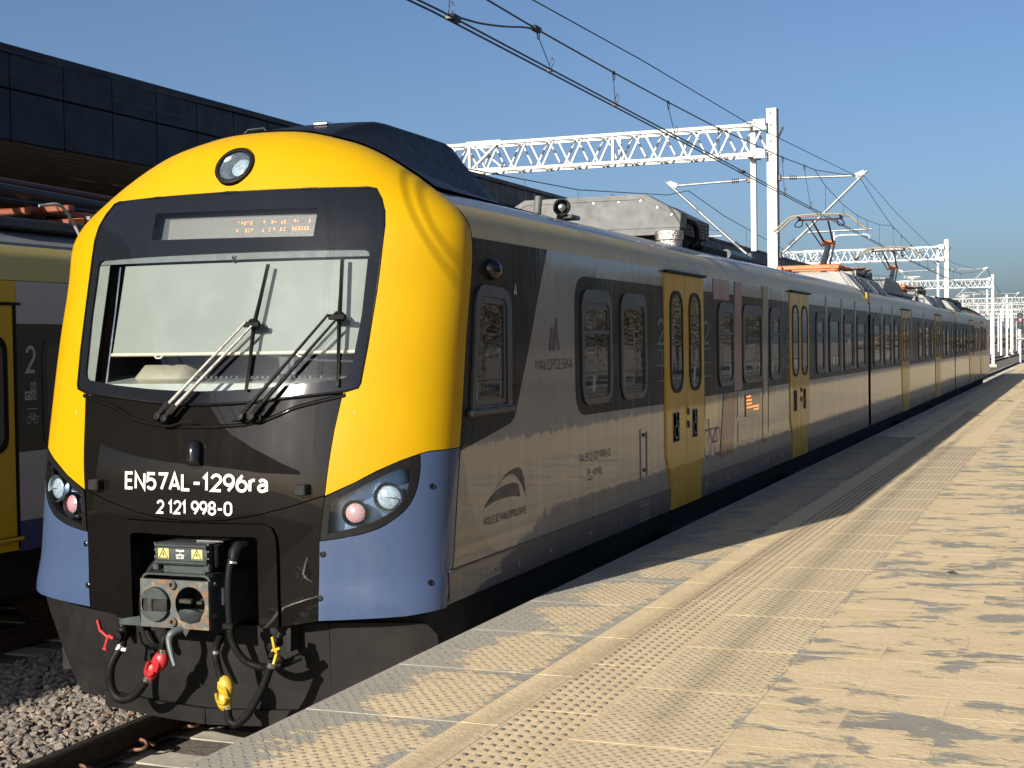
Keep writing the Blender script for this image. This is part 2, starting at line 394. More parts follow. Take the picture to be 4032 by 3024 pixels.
YS = mono([(0,.3),(.86,.33),(1.05,.411),(1.4,.48),(1.75,.55),(2.12,.62),(2.45,.68),(2.87,.78),(3.02,.79),(3.22,.80),(3.5,.83),(3.76,.87)])
BW = mono([(.8,1.44),(2.9,1.44),(3.0,1.439),(3.08,1.424),(3.16,1.38),(3.235,1.30),(3.30,1.19),(3.355,1.04),(3.40,.85),(3.435,.60),(3.46,.30),(3.47,0)])
NP = 2.3
def nose_t(t, z):
    a = min(abs(t), 1.0)
    return Vector((t*HW(z), YC(z)+(YS(z)-YC(z))*(1-(1-a**NP)**(1/NP)), z))
def nose_n(t, z):
    h = .0008
    t0, t1 = max(-1,t-h), min(1,t+h); z0, z1 = z-.004, min(3.759, z+.004)
    d = (nose_t(t1,z)-nose_t(t0,z)).cross(nose_t(t,z1)-nose_t(t,z0))
    if d.length < 1e-9: return Vector((0,0,1))
    return d.normalized()
def nose(x, z, off=0.0):
    w_ = HW(z); t = max(-1, min(1, x/w_)) if w_ > 1e-4 else 0
    return nose_t(t, z) + nose_n(t, z)*off
TL = [.9998,.999,.997,.992,.98,.96,.93,.89,.84,.78,.71,.63,.55,.46,.37,.28,.19,.1]
TL = [-a for a in TL]+[0]+TL[::-1]
ZL = [.1+.08*i for i in range(40)]; ZL = [z for z in ZL if z < 3.29]+[3.3,3.36,3.42,3.48,3.53,3.58,3.62,3.65,3.68,3.70,3.72,3.735,3.745,3.752]
def mirror(R): return R + [(-x, z) for x, z in reversed(R) if abs(x) > 1e-6]
def nose_panel(name, mat, parent, outer, holes=(), off=0.0, thick=.02, flip=False):
    """one curved sheet of the cab front, outlined in (x,z), with a rim of real thickness"""
    def dense(poly):
        out = []; n = len(poly)
        for i in range(n):
            a, b = poly[i], poly[(i+1)%n]; k = max(1, int(math.hypot(b[0]-a[0], b[1]-a[1])/.035))
            for j in range(k): out.append((a[0]+(b[0]-a[0])*j/k, a[1]+(b[1]-a[1])*j/k))
        return out
    def tz(p):
        z = min(p[1], 3.7595); return (max(-1, min(1, p[0]/max(HW(z),1e-4))), z)
    loops = [[Vector((*tz(p), 0)) for p in dense(l)] for l in [outer]+list(holes)]
    loops = [[p for i, p in enumerate(l) if (p-l[i-1]).length > 1e-6] for l in loops]
    flat = [p for l in loops for p in l]; bm = bmesh.new(); eds = []
    for l in loops:
        bv = [bm.verts.new((p.x, p.y, 0)) for p in l]
        for i in range(len(bv)):
            eds.append(bm.edges.new((bv[i-1], bv[i])))
    bmesh.ops.triangle_fill(bm, use_beauty=True, use_dissolve=False, edges=eds)
    tmin, tmax = min(p.x for p in flat), max(p.x for p in flat); zmin, zmax = min(p.y for p in flat), max(p.y for p in flat)
    for a in TL:
        if tmin < a < tmax: bmesh.ops.bisect_plane(bm, geom=bm.verts[:]+bm.edges[:]+bm.faces[:], plane_co=(a,0,0), plane_no=(1,0,0), dist=1e-6)
    for a in ZL:
        if zmin < a < zmax: bmesh.ops.bisect_plane(bm, geom=bm.verts[:]+bm.edges[:]+bm.faces[:], plane_co=(0,a,0), plane_no=(0,1,0), dist=1e-6)
    bm.verts.index_update()
    nv = []; top = []; nrm = []
    for v in bm.verts:
        t, z = v.co.x, v.co.y; n = nose_n(t, z); p = nose_t(t, z)+n*off; top.append(p); nrm.append(n)
    vs = list(top); fs = []
    for f in bm.faces:
        idx = [v.index for v in f.verts]; c = sum((top[i] for i in idx), Vector())/len(idx)
        fn = (top[idx[1]]-top[idx[0]]).cross(top[idx[2]]-top[idx[0]])
        if fn.dot(nrm[idx[0]]) < 0: idx.reverse()
        fs.append(tuple(idx))
    nt_ = len(fs)
    if thick:
        for e in bm.edges:
            if len(e.link_faces) == 1:
                i, j = e.verts[0].index, e.verts[1].index; b = len(vs)
                vs += [top[i], top[j], top[j]-nrm[j]*thick, top[i]-nrm[i]*thick]; fs.append((b,b+1,b+2,b+3))
    bm.free()
    me = bpy.data.meshes.new(name); me.from_pydata([tuple(v) for v in vs], [], fs); me.materials.append(mat)
    me.polygons.foreach_set('use_smooth', [k < nt_ for k in range(len(fs))])
    cn = [tuple(n) for n in nrm]+[(0,0,0)]*(len(vs)-len(top))
    me.normals_split_custom_set_from_vertices(cn)
    me.update()
    return inst(name, me, parent)

# ================================================================== SETTING
def mat_ground():
    m, t, b = newmat('yard_ground'); v = coords(t); n = noise(t, v, 22, 6, .7); n2 = noise(t, v, .35, 4)
    c = mix(t, ramp(t, n, [(.3,0),(.7,1)]), (.06,.052,.043), (.175,.155,.13)); c = mix(t, ramp(t, n2, [(.45,0),(.7,.5)]), c, (.14,.11,.075))
    t.links.new(c, b.inputs['Base Color']); b.inputs['Roughness'].default_value = .95; bump(t, n, 1, .03, b); return m
GROUND = mat_ground()
g = MB(); g.add([(-900,-300,-.30),(900,-300,-.30),(900,2500,-.30),(-900,2500,-.30)], [(0,1,2,3)])
tag(g.build('ground', GROUND), kind='structure')

# ---- ballast stones
def mat_stone():
    m, t, b = newmat('ballast_stone'); g_ = t.nodes.new('ShaderNodeNewGeometry'); v = coords(t)
    c = ramp(t, g_.outputs['Random Per Island'], [(0,(.075,.068,.06)),(.22,(.19,.165,.135)),(.42,(.12,.112,.105)),(.6,(.24,.19,.135)),(.78,(.155,.14,.12)),(.9,(.23,.145,.09)),(1,(.33,.29,.235))])
    c = mix(t, ramp(t, noise(t, v, 60, 4), [(.35,0),(.7,.55)]), c, (.10,.09,.08))
    t.links.new(c, b.inputs['Base Color']); b.inputs['Roughness'].default_value = .85; bump(t, noise(t, v, 130, 3), .5, .004, b); return m
STONE = mat_stone()
def stones(name, zones, seed):
    rnd = random.Random(seed); protos = []
    for k in range(14):
        bm = bmesh.new(); bmesh.ops.create_icosphere(bm, subdivisions=1, radius=1)
        s = Vector((rnd.uniform(.75,1.25), rnd.uniform(.6,1.0), rnd.uniform(.45,.8)))
        pl = [(Vector((rnd.gauss(0,1),rnd.gauss(0,1),rnd.gauss(0,1))).normalized(), rnd.uniform(.45,.8)) for _ in range(9)]
        for v in bm.verts:
            p = v.co.copy()
            for n, d in pl:
                q = p.dot(n)
                if q > d: p -= n*(q-d)
            v.co = Vector((p.x*s.x, p.y*s.y, p.z*s.z))
        protos.append(([v.co.copy() for v in bm.verts], [tuple(v.index for v in f.verts) for f in bm.faces])); bm.free()
    V = []; F = []
    for (x0, x1, y0, y1, zf, dens, smin, smax, lay) in zones:
        for _ in range(int((x1-x0)*(y1-y0)*dens)):
            x, y = rnd.uniform(x0,x1), rnd.uniform(y0,y1); r = rnd.uniform(smin,smax)
            z0 = zf(x, y)
            if z0 is None: continue
            R = Matrix.Rotation(rnd.uniform(0,6.28),3,'Z') @ Matrix.Rotation(rnd.uniform(-.7,.7),3,'X') @ Matrix.Rotation(rnd.uniform(-.7,.7),3,'Y')
            vs, fs = protos[rnd.randrange(14)]; b = len(V); o = Vector((x, y, z0 + rnd.uniform(-lay,.4*lay)))
            V += [tuple(o + R @ (p*r)) for p in vs]; F += [tuple(i+b for i in f) for f in fs]
    me = bpy.data.meshes.new(name); me.from_pydata(V, [], F); me.materials.append(STONE); me.update()
    return tag(inst(name, me), kind='stuff')
SLEEP_Y0, SLEEP_D = .25, .59
def in_sleeper(y): return abs(((y-SLEEP_Y0+SLEEP_D/2) % SLEEP_D) - SLEEP_D/2) < .15
def z_out(x, y):
    if x > -.86: return -.13 if not in_sleeper(y) else -.12
    if x < -2.2: return -.14
    return -.115 - .05*max(0, min(1, (-x-1.5)/1.0))
def z_in(x, y):
    if in_sleeper(y) and x < 1.32: return None
    return -.25 if x < .8 else -.24
stones('ballast', [(-3.1,-.80,-2.4,3.5, z_out, 760, .026,.056,.02), (-3.0,-.80,3.5,9, z_out, 380, .03,.055,.02),
    (-.62,1.6,-2.6,1.6, z_in, 760, .026,.054,.02), (-.62,1.6,1.6,6, z_in, 250, .03,.055,.02)], 3)
bd = MB(); bd.box(-7.4,1.68,-12,.0,-.29,-.20); bd.box(-7.4,1.68,.0,330,-.29,-.205)
tag(bd.build('ballast_bed', GROUND), kind='structure')

# ---- tracks
RSIDE = M('rusty_rail_side', (.045,.028,.020), .75, var=.3, dirt=.5, dirtcol=(.09,.05,.03), scale=9)
RTOP = M('worn_rail_head', (.17,.145,.12), .36, .8, var=.2, scale=12)
CONC = M('pale_sleeper_concrete', (.50,.46,.37), .85, var=.2, dirt=.6, dirtcol=(.20,.17,.13), scale=7, bumpy=.3)
CLIP = M('rust_red_rail_clip', (.20,.085,.055), .6, var=.3, scale=30)
def rail_mesh(y0, y1):
    pr = [(-.07,-.172),(.07,-.172),(.07,-.160),(.014,-.143),(.010,-.048),(.035,-.035),(.036,-.012),(.027,-.001),(-.027,-.001),(-.036,-.012),(-.035,-.035),(-.010,-.048),(-.014,-.143),(-.07,-.160)]
    m = MB(); m.prism(pr, 'y', y0, y1)
    for k in range(2, 16): m.m[k] = 1 if k-2 in (6,7,8) else 0
    return m.mesh('rail', [RSIDE, RTOP])
def sleeper_mesh():
    m = MB(); m.prism([(-1.30,-.36),(1.30,-.36),(1.30,-.19),(1.25,-.178),(.35,-.20),(-.35,-.20),(-1.25,-.178),(-1.30,-.19)], 'y', -.13, .13); return m.mesh('sleeper', CONC, 30)
def clip_mesh(s):
    m = MB(); p = bez([(s*.055,-.075,-.150),(s*.10,-.085,-.135),(s*.155,-.07,-.13),(s*.165,-.03,-.115),(s*.13,.0,-.100),(s*.085,.012,-.098),(s*.062,.045,-.122),(s*.10,.082,-.13),(s*.15,.07,-.142)], 5)
    m.tube(p, .0115, 6); return m.mesh('rail_clip', CLIP, 60)
def track(x0, label, ya, yb, detail):
    T = thing('railway_track', label, 'railway track', (x0, ya, 0), 'tracks at the station')
    rm = rail_mesh(ya, yb)
    for s in (-.752, .752): inst('rail', rm, T, (x0+s, 0, 0))
    sm = sleeper_mesh(); cms = [clip_mesh(-1), clip_mesh(1)]
    k0 = int((ya-SLEEP_Y0)/SLEEP_D); rest = MB(); n = 0
    for k in range(k0, k0+int((min(yb,150)-ya)/SLEEP_D)):
        y = SLEEP_Y0+k*SLEEP_D
        if y < ya+.2: continue
        if n < detail:
            s = inst('sleeper', sm, T, (x0, y, 0)); n += 1
            if y < 4:
                for q in (-.752, .752):
                    for cm in cms: inst('rail_clip', cm, s, (x0+q, y, 0))
        else: rest.box(x0-1.3, x0+1.3, y-.13, y+.13, -.33, -.19)
    if rest.v: tag(rest.build('far_sleepers', CONC, T), kind='stuff')
    return T
track(0, 'rusty railway track on pale concrete sleepers beneath the yellow fronted train', -9, 330, 60)
track(-4.44, 'railway track behind, under the shaded second train by the dark canopy', -9, 330, 10)

# ---- platform
def mat_sand(name, base, mode):
    """concrete paving under blown sand; the sand keeps its own patchy outline"""
    m, t, b = newmat(name); vw = coords(t); vl = coords(t, scale=(1.9,2.7,1)); vf = coords(t, scale=(1,1.7,1))
    big = noise(t, vl, 1.15, 6, .62, .6); mid = noise(t, vf, 6, 7, .7, .4); fine = noise(t, vw, 170, 3, .7); sp = noise(t, vw, 45, 4, .6)
    slabv = mix(t, ramp(t, noise(t, vw, 2.2, 5), [(.3,0),(.7,1)]), tuple(x*.86 for x in base), tuple(x*1.1 for x in base))
    slabv = mix(t, ramp(t, fine, [(.35,.0),(.75,.55)]), slabv, tuple(x*1.45 for x in base))
    slabv = mix(t, ramp(t, fine, [(.28,.5),(.42,0)]), slabv, tuple(x*.6 for x in base))
    sand = mix(t, ramp(t, noise(t, vf, 3.1, 6, .6), [(.3,0),(.7,1)]), (.56,.43,.245), (.66,.52,.315))
    sand = mix(t, ramp(t, fine, [(.32,.55),(.5,0)]), sand, (.40,.30,.18)); sand = mix(t, ramp(t, sp, [(.55,0),(.75,.5)]), sand, (.72,.58,.37))
    cov = math_(t, 'ADD', math_(t, 'MULTIPLY', big, .62), math_(t, 'MULTIPLY', mid, .38))
    if mode == 'edge':      # sand gathers away from the rim of each slab and from the platform edge
        tc = t.nodes.new('ShaderNodeTexCoord'); sx = t.nodes.new('ShaderNodeSeparateXYZ'); t.links.new(tc.outputs['Object'], sx.inputs[0])
        ay = math_(t, 'ABSOLUTE', sx.outputs[1]); rim = ramp(t, ay, [(.30,0),(.47,1)])
        rx = ramp(t, math_(t, 'ADD', sx.outputs[0], .37), [(.06,1),(.40,0)]); rx2 = ramp(t, sx.outputs[0], [(.26,0),(.36,1)])
        cov = math_(t, 'SUBTRACT', cov, math_(t, 'MULTIPLY', rim, .15)); cov = math_(t, 'SUBTRACT', cov, math_(t, 'MULTIPLY', rx, .26)); cov = math_(t, 'SUBTRACT', cov, math_(t, 'MULTIPLY', rx2, .13))
        cov = math_(t, 'ADD', cov, .13)
    elif mode == 'pave':
        oi = t.nodes.new('ShaderNodeObjectInfo'); cov = math_(t, 'ADD', cov, math_(t, 'ADD', .012, math_(t, 'MULTIPLY', oi.outputs['Random'], .085)))
    elif mode == 'ribbed':
        tc = t.nodes.new('ShaderNodeTexCoord'); sx = t.nodes.new('ShaderNodeSeparateXYZ'); t.links.new(tc.outputs['Object'], sx.inputs[0])
        cov = math_(t, 'SUBTRACT', math_(t, 'ADD', cov, .27), math_(t, 'MULTIPLY', ramp(t, sx.outputs[0], [(.235,0),(.30,1)]), .26))
    else: cov = math_(t, 'ADD', cov, .28)
    mask = ramp(t, cov, [(.485,0),(.54,.92)])
    t.links.new(mix(t, mask, slabv, sand), b.inputs['Base Color']); b.inputs['Roughness'].default_value = .92; b.inputs['Specular IOR Level'].default_value = .25
    cl = noise(t, vw, 24, 4, .6)
    h = math_(t, 'ADD', math_(t, 'ADD', math_(t, 'MULTIPLY', fine, .35), math_(t, 'MULTIPLY', math_(t, 'MULTIPLY', cl, mask), 1.1)), math_(t, 'ADD', math_(t, 'MULTIPLY', sp, .8), math_(t, 'MULTIPLY', mask, .5)))
    bump(t, h, .75, .006, b); return m
SLABG = (.28,.265,.22)
S_EDGE = mat_sand('sanded_edge_slab', SLABG, 'edge'); S_PAVE = mat_sand('sanded_paver', (.235,.22,.18), 'pave'); S_RIB = mat_sand('sanded_ribbed_slab', SLABG, 'ribbed')
S_TACT = mat_sand('sanded_tactile_slab', (.27,.23,.19), 'tact'); S_FULL = mat_sand('sand_covered_band', (.42,.34,.22), 'tact')
STUD = M('slab_stud_concrete', (.20,.175,.135), .85, var=.25, scale=20); STUD2 = M('tactile_dome_concrete', (.25,.205,.15), .85, var=.25, scale=20)
PZ = .76
pb = MB(); pb.box(1.74, 7.2, -14, 140, -.3, PZ-.0008); pb.box(1.70, 1.74, -14, 140, PZ-.20, PZ-.012)
PLAT = tag(pb.build('platform', mat_sand('platform_bedding', (.40,.32,.2), 'tact')), kind='structure')
def slab_mesh(name, wx, ly, mats, studs=None, seed=1, edge=False, zt=0, ch=.0025):
    m = MB(); m.cbox(-wx/2, wx/2, -ly/2, ly/2, -.06 if not edge else -.13, zt, ch); m.mi = 1; rnd = random.Random(seed)
    if studs:
        kind, px, py, mx, my = studs; nx = int((wx-2*mx)/px)+1; ny = int((ly-2*my)/py)+1
        for j in range(ny):
            for i in range(nx):
                if kind == 'plate' and (i+j)%2: continue
                x, y = -(nx-1)*px/2+i*px, -(ny-1)*py/2+j*py
                if kind == 'plate':
                    a = math.radians(38 if j%2 else -38); L, B, H = .018, .0068, .0042
                    c, s = math.cos(a), math.sin(a)
                    R = lambda u, v, z: (x+u*c-v*s, y+u*s+v*c, zt+z)
                    m.add([R(-L,0,0),R(0,-B,0),R(L,0,0),R(0,B,0),R(-L*.45,0,H),R(L*.45,0,H)], [(0,1,4),(1,5,4),(1,2,5),(2,3,5),(3,4,5),(3,0,4)])
                else:
                    r, H, n = .0135, .0062, 8
                    ring = lambda rr, z: [(x+rr*math.cos(2*math.pi*k/n), y+1.25*rr*math.sin(2*math.pi*k/n), zt+z) for k in range(n)]
                    b = ring(r,0)+ring(r*.62,H); m.add(b, [(k,(k+1)%n,n+(k+1)%n,n+k) for k in range(n)]+[tuple(range(n,2*n))])
    return m.mesh(name, mats, None, False)
PITCH = .942; JY = .160
edge_me = slab_mesh('edge_slab', .745, PITCH-.008, [S_EDGE, STUD], ('plate',.0285,.039,.03,.03), 1, True)
edge_far = slab_mesh('edge_slab', .745, PITCH-.008, [S_EDGE, STUD], None, 1, True)
rib_me = slab_mesh('ribbed_slab', .607, PITCH-.004, [S_RIB, STUD], ('plate',.026,.034,.03,.03), 1, False, 0, .0003)
rib_far = slab_mesh('ribbed_slab', .607, PITCH-.004, [S_RIB, STUD], None)
tac_me = slab_mesh('tactile_slab', .337, PITCH-.004, [S_TACT, STUD2], ('dome',.055,.0785,.02,.02), 1, False, 0, .0003); tac_far = slab_mesh('tactile_slab', .337, PITCH-.004, [S_TACT, STUD2], None)
band_me = slab_mesh('marking_slab', .180, PITCH-.004, [S_FULL], None)
rnd = random.Random(5)
for k in range(-6, 76):
    y = JY + (k+.5)*PITCH; dz = rnd.uniform(0,.0008)
    inst('edge_slab', edge_me if y < 17 else edge_far, PLAT, (2.0325, y, PZ+dz))
    inst('marking_slab', band_me, PLAT, (2.498, y, PZ+.001))
    inst('tactile_slab', tac_me if y < 26 else tac_far, PLAT, (2.7595, y+.30, PZ+dz*.3))
    inst('ribbed_slab', rib_me if y < 15 else rib_far, PLAT, (3.236, y-.10, PZ+rnd.uniform(0,.0005)))
fb = MB()
for x0, x1 in ((1.66,2.405),(2.408,2.588),(2.592,2.927),(2.934,3.538),(3.546,5.9)): fb.box(x0, x1, JY+76*PITCH, 139, PZ-.08, PZ)
tag(fb.build('far_paving', S_FULL, PLAT), kind='stuff')
pav = slab_mesh('paver', .7815, .3440, [S_PAVE], None, 1, False, 0, .0003); pavh = slab_mesh('paver', .3895, .3440, [S_PAVE], None, 1, False, 0, .0003); npv = 0; rest = MB()
for j in range(-14, 110):
    y = -.66 + (j+.5)*.346
    row = [(3.546+.388, pav),(3.546+.784+.388, pav)] if j%2 else [(3.546+.192, pavh),(3.546+.392+.388, pav),(3.546+1.176+.388, pav)]
    for x, me_ in row:
        if npv < 300 and y < 42: inst('paver', me_, PLAT, (x, y, PZ+rnd.uniform(.0003,.0010)), (rnd.uniform(-.0006,.0006), rnd.uniform(-.0005,.0005), 0)); npv += 1
        else: w2 = .388 if me_ is pav else .192; rest.box(x-w2, x+w2, y-.1705, y+.1705, PZ-.05, PZ)
for j in range(-14, 208):
    for i in range(4):
        y = -.66+(j+.5)*.346; x = 5.13+.784*i+(.39 if j%2 else 0)
        if x > 6.8: continue
        rest.box(x-.388, x+.388, y-.1705, y+.1705, PZ-.05, PZ-.001*(1+(i+j)%2))
tag(rest.build('outer_pavers', S_PAVE, PLAT), kind='stuff')
ST2 = M('dark_leaf', (.05,.04,.025), .8)
lf = MB(); lf.tube([(4.02,2.95,PZ+.003),(4.06,2.90,PZ+.008),(4.10,2.87,PZ+.004)], [.002,.017,.003], 6)
tag(lf.build('dry_leaf', ST2, None, 40), 'small dark dry leaf lying alone on the sandy pavers', 'leaf')

# ---- the town side of the platform, beyond the right edge of the frame (mirrored in the train side)
PASPH = M('street_asphalt', (.06,.06,.06), .9, var=.2, scale=2)
s_ = MB(); s_.add([(7.3,-60,-.05),(23,-60,-.05),(23,170,-.05),(7.3,170,-.05)], [(0,1,2,3)]); tag(s_.build('street', PASPH), kind='structure')
FENG = M('grey_fence_paint', (.12,.13,.13), .5)
fe = thing('railing', 'long grey railing along the back of the platform', 'railing', (7.0, -20, PZ))
for z in (.25,.65,1.05):
    m = MB(); m.tube([(7.0,-20,PZ+z),(7.0,70,PZ+z)], .022, 6); m.build('rail_bar', FENG, fe)
pm = MB(); pm.box(-.025,.025,-.025,.025,0,1.1); pm = pm.mesh('post', FENG)
for k in range(46): inst('post', pm, fe, (7.0, -20+k*2, PZ))
def mat_leaf(name, c1, c2):
    m, t, b = newmat(name); g_ = t.nodes.new('ShaderNodeNewGeometry')
    t.links.new(ramp(t, g_.outputs['Random Per Island'], [(0,c1),(1,c2)]), b.inputs['Base Color']); b.inputs['Roughness'].default_value = .8; return m
LEAF = mat_leaf('bare_twig_brown', (.060,.050,.036), (.115,.095,.065)); LEAF2 = mat_leaf('evergreen_needles', (.022,.032,.018), (.05,.065,.03))
BARK = M('tree_bark', (.09,.075,.06), .9, var=.3)
def tree_proto(seed, h, rad, leaf, n):
    r = random.Random(seed); tr = MB(); tr.tube([(0,0,0),(r.uniform(-.1,.1),r.uniform(-.1,.1),h*.4),(r.uniform(-.3,.3),r.uniform(-.3,.3),h*.9)], [.16,.11,.03], 8)
    cr = MB(); limbs = []
    for k in range(11):
        z = h*r.uniform(.28,.75); a = r.uniform(0,6.28); L = rad*r.uniform(.5,1); e = (math.cos(a)*L, math.sin(a)*L, z+h*r.uniform(.08,.25))
        tr.tube([(0,0,z),(e[0]*.5,e[1]*.5,(z+e[2])/2+.1),e], [.06,.04,.012], 5); limbs.append(e)
    for k in range(n):
        e = limbs[r.randrange(11)]; s = r.uniform(.06,.15)
        p = Vector((e[0]*r.uniform(.4,1.15)+r.gauss(0,rad*.22), e[1]*r.uniform(.4,1.15)+r.gauss(0,rad*.22), e[2]+r.gauss(0,h*.09)))
        d1 = Vector((r.gauss(0,1),r.gauss(0,1),r.gauss(0,1))).normalized()*s; d2 = Vector((r.gauss(0,1),r.gauss(0,1),r.gauss(0,1))).normalized()*s*.6
        cr.add([p-d1, p+d2, p+d1, p-d2], [(0,1,2,3)])
    return tr.mesh('trunk', BARK, 60), cr.mesh('crown', leaf, None, False)
tp = [tree_proto(1,8.2,2.4,LEAF,4200), tree_proto(2,9.6,2.8,LEAF,4800), tree_proto(3,7.2,2.0,LEAF2,5200)]
r3 = random.Random(11); bl = {}
for k in range(40):
    i = r3.choice((0,0,1,1,2)); Mx = Matrix.Translation((r3.uniform(24,31), -22+k*4.2+r3.uniform(-1.2,1.2), -.2)) @ Matrix.Rotation(r3.uniform(0,6.28),4,'Z') @ Matrix.Scale(r3.uniform(.75,1.05),4)
    for me_ in tp[i]:
        q = bl.setdefault(me_.materials[0].name, (MB(), me_.materials[0]))[0]
        q.add([Mx @ v.co for v in me_.vertices], [tuple(p.vertices) for p in me_.polygons])
bel = MB(); mats_ = []
for j, (q, mt) in enumerate(bl.values()): bel.mi = j; mats_.append(mt); bel.add(q.v, q.f)
tag(bel.build('street_trees', mats_, None, None, False), kind='stuff')
PLAST = M('cream_render', (.45,.41,.33), .85, var=.08, scale=.6); PLAST2 = M('ochre_render', (.36,.25,.15), .85, var=.08, scale=.6); TILE = M('red_roof_tiles', (.20,.07,.045), .8, var=.2, scale=3)
def house(x, y, wy, dx, h, mat_, label):
    H = thing('house', label, 'house', (x, y, -.2), 'houses across the street')
    m = MB(); m.box(x, x+dx, y, y+wy, -.2, h); m.build('wall', mat_, H)
    m = MB(); m.prism([(x-.4,h+.003),(x+dx+.4,h+.003),(x+dx/2,h+dx*.38)], 'y', y-.4, y+wy+.4); m.build('roof', TILE, H)
    wm = MB(); wm.frame(rrect(-.55,.55,-.75,.75,.02,1), rrect(-.48,.48,-.68,.68,.02,1), 'x', -.05, .0); wm = wm.mesh('window_frame', WHT); gm = MB(); gm.box(-.02,-.01,-.48,.48,-.68,.68); gm = gm.mesh('window', PANE)
    for k in range(max(2,int(wy/2.6))):
        for z in ([1.7] if h < 5 else [1.7,4.5]):
            yy = y+wy*(k+.5)/max(2,int(wy/2.6)); g2 = inst('window', gm, H, (x, yy, z)); inst('window_frame', wm, g2, (x, yy, z))
house(33,-14,14,9,6.2,PLAST,'cream two storey house with a red roof nearest the station front')
house(34,9,11,9,4.2,PLAST2,'low ochre house with a red roof across the street')
house(33,27,18,10,6.4,PLAST,'long cream house with a red roof across the street'); house(34,55,14,9,6.0,PLAST2,'tall ochre house with a red roof across the street')

# ---- station canopy on the left
PANEL = M('dark_blue_grey_cladding', (.022,.028,.042), .5, .0, var=.10, scale=1.5, spec=.25)
SOFF = M('brown_slatted_soffit', (.78,.67,.55), .6, var=.15, scale=4)
CX = -5.8
can = thing('station_canopy', 'long dark canopy roof with cladding panels and brown soffit behind the trains', 'canopy', (CX,-8,0))
m = MB(); m.box(-15.0, CX-.06, -42, 78, 4.70, 5.56); m.build('roof', BLACK, can)
m = MB(); m.box(CX-.06, CX+.03, -42, 78, 5.585, 5.66); m.box(-15, CX-.06, -42, 78, 5.565, 5.64); m.build('roof_edge_trim', PANEL, can)
pt = MB(); pt.cbox(-.05,0,-.4355,.4355,-.188,.188,.006); pt = pt.mesh('cladding_panel', PANEL)
plo = MB(); plo.cbox(-.05,0,-.4355,.4355,-.272,.272,.006); plo = plo.mesh('cladding_panel', PANEL)
for k in range(-52, 82):
    y = 5.25+.885*(k+.5)
    inst('cladding_panel', pt, can, (CX, y, 5.39)); inst('cladding_panel', plo, can, (CX, y, 4.915))
sp = MB(); sp.box(-.092,.092,-77,43,-.012,.012); spm = sp.mesh('soffit_board', SOFF)
for k in range(46): inst('soffit_board', spm, can, (CX-.16-k*.2, 35, 4.675))
lm = MB(); lm.cbox(-.06,.06,-.22,.22,-.03,.0,.008); lm = lm.mesh('soffit_lamp', M('pale_lamp_diffuser', (.6,.58,.52), .4))
for y in (8.6, 9.4, 14.6, 15.4, 20.6, 21.4, 2.6, 3.4): inst('soffit_lamp', lm, can, (-7.5, y, 4.66))
cm_ = MB(); cm_.cbox(-.23,.23,-.23,.23,0,4.05,.02); cm_ = cm_.mesh('column', BLACK)
for k in range(-1, 9): inst('column', cm_, can, (-8.75, 9.9+k*7.2, .62))
m = MB(); m.box(-15,-6.15,-8,78,-.28,.60); tag(m.build('far_platform', mat_sand('far_platform_paving', (.16,.155,.145), 'pave')), kind='structure')
st = thing('station_building', 'dark station building wall under the canopy at the left', 'building', (-15,-8,0))
m = MB(); m.box(-19,-15.02,-8,78,-.28,5.2); m.build('wall', M('dark_station_wall', (.20,.17,.14), .8), st)
gm = MB(); gm.box(-.0,.03,-1.5,1.5,.9,3.4); gm = gm.mesh('window', PANE)
for k in range(12): inst('window', gm, st, (-15.01, -2+k*6, 0))

# ================================================================== THE FRONT TRAIN
TR = thing('electric_train', 'yellow fronted grey and blue train standing in the sun beside the platform', 'train', (0, 0, 0))
XS = 1.44
END1, GAP2, END2, GAP3, LEN = 18.55, 18.86, 37.72, 38.02, 56.5
# ---- car bodies
ZC = [.855,1.05,1.3,1.6,1.75,1.9,2.1,2.3,2.5,2.75,2.86,2.92,2.97,3.02]
ZK = [3.02,3.06,3.10,3.14,3.18,3.21,3.235]
ZR = [3.235,3.27,3.30,3.33,3.355,3.38,3.40,3.42,3.435,3.45,3.46,3.4695]
def shell(name, mat_, zs, ya, yb, side, mirrored=False, over=0):
    """strip of the body side between contour heights zs; ya None = follows the cab seam"""
    m = MB(); n = len(zs)
    ys = []
    for z in zs:
        a = (YS(z)+.006) if ya is None else ya; e = (LEN-(YS(z)+.006)) if yb is None else yb; ys.append((a, e))
    vs = [((BW(z)+over)*side, ys[i][0], z) for i, z in enumerate(zs)]+[((BW(z)+over)*side, ys[i][1], z) for i, z in enumerate(zs)]
    m.add(vs, [(i,i+1,n+i+1,n+i) if side < 0 else (i,n+i,n+i+1,i+1) for i in range(n-1)])
    me = m.mesh(name, mat_, None, False)
    me.polygons.foreach_set('use_smooth', [True]*len(me.polygons)); me.update()
    return inst(name, me, TR)
for ya, yb in ((None,END1),(GAP2,END2),(GAP3,None)):
    for sd in (1,-1):
        shell('side_wall', GREY, ZC, ya, yb, sd); shell('cantrail', CANT, ZK, ya, yb, sd); shell('roof', ROOF, ZR, ya, yb, sd)
m = MB()
for y0, y1 in ((END1,GAP2),(END2,GAP3)):
    m.prism([(BW(z)*.86*s,z) for s, zz in ((1,ZC+ZK[1:]+ZR[1:]),(-1,(ZC+ZK[1:]+ZR[1:])[::-1])) for z in zz], 'y', y0-.06, y1+.06)
m.build('gangway_bellows', RUB, TR)
for y0, y1 in ((END1,GAP2),(END2,GAP3)):
    pl = MB(); pl.box(1.400,1.432,y0-.0,y1,2.82,3.0); pl.build('gangway_cover', GREY, TR)
    pl = MB(); pl.box(1.400,1.432,y0,y1,3.02,3.20); pl.build('gangway_cover', YEL, TR)
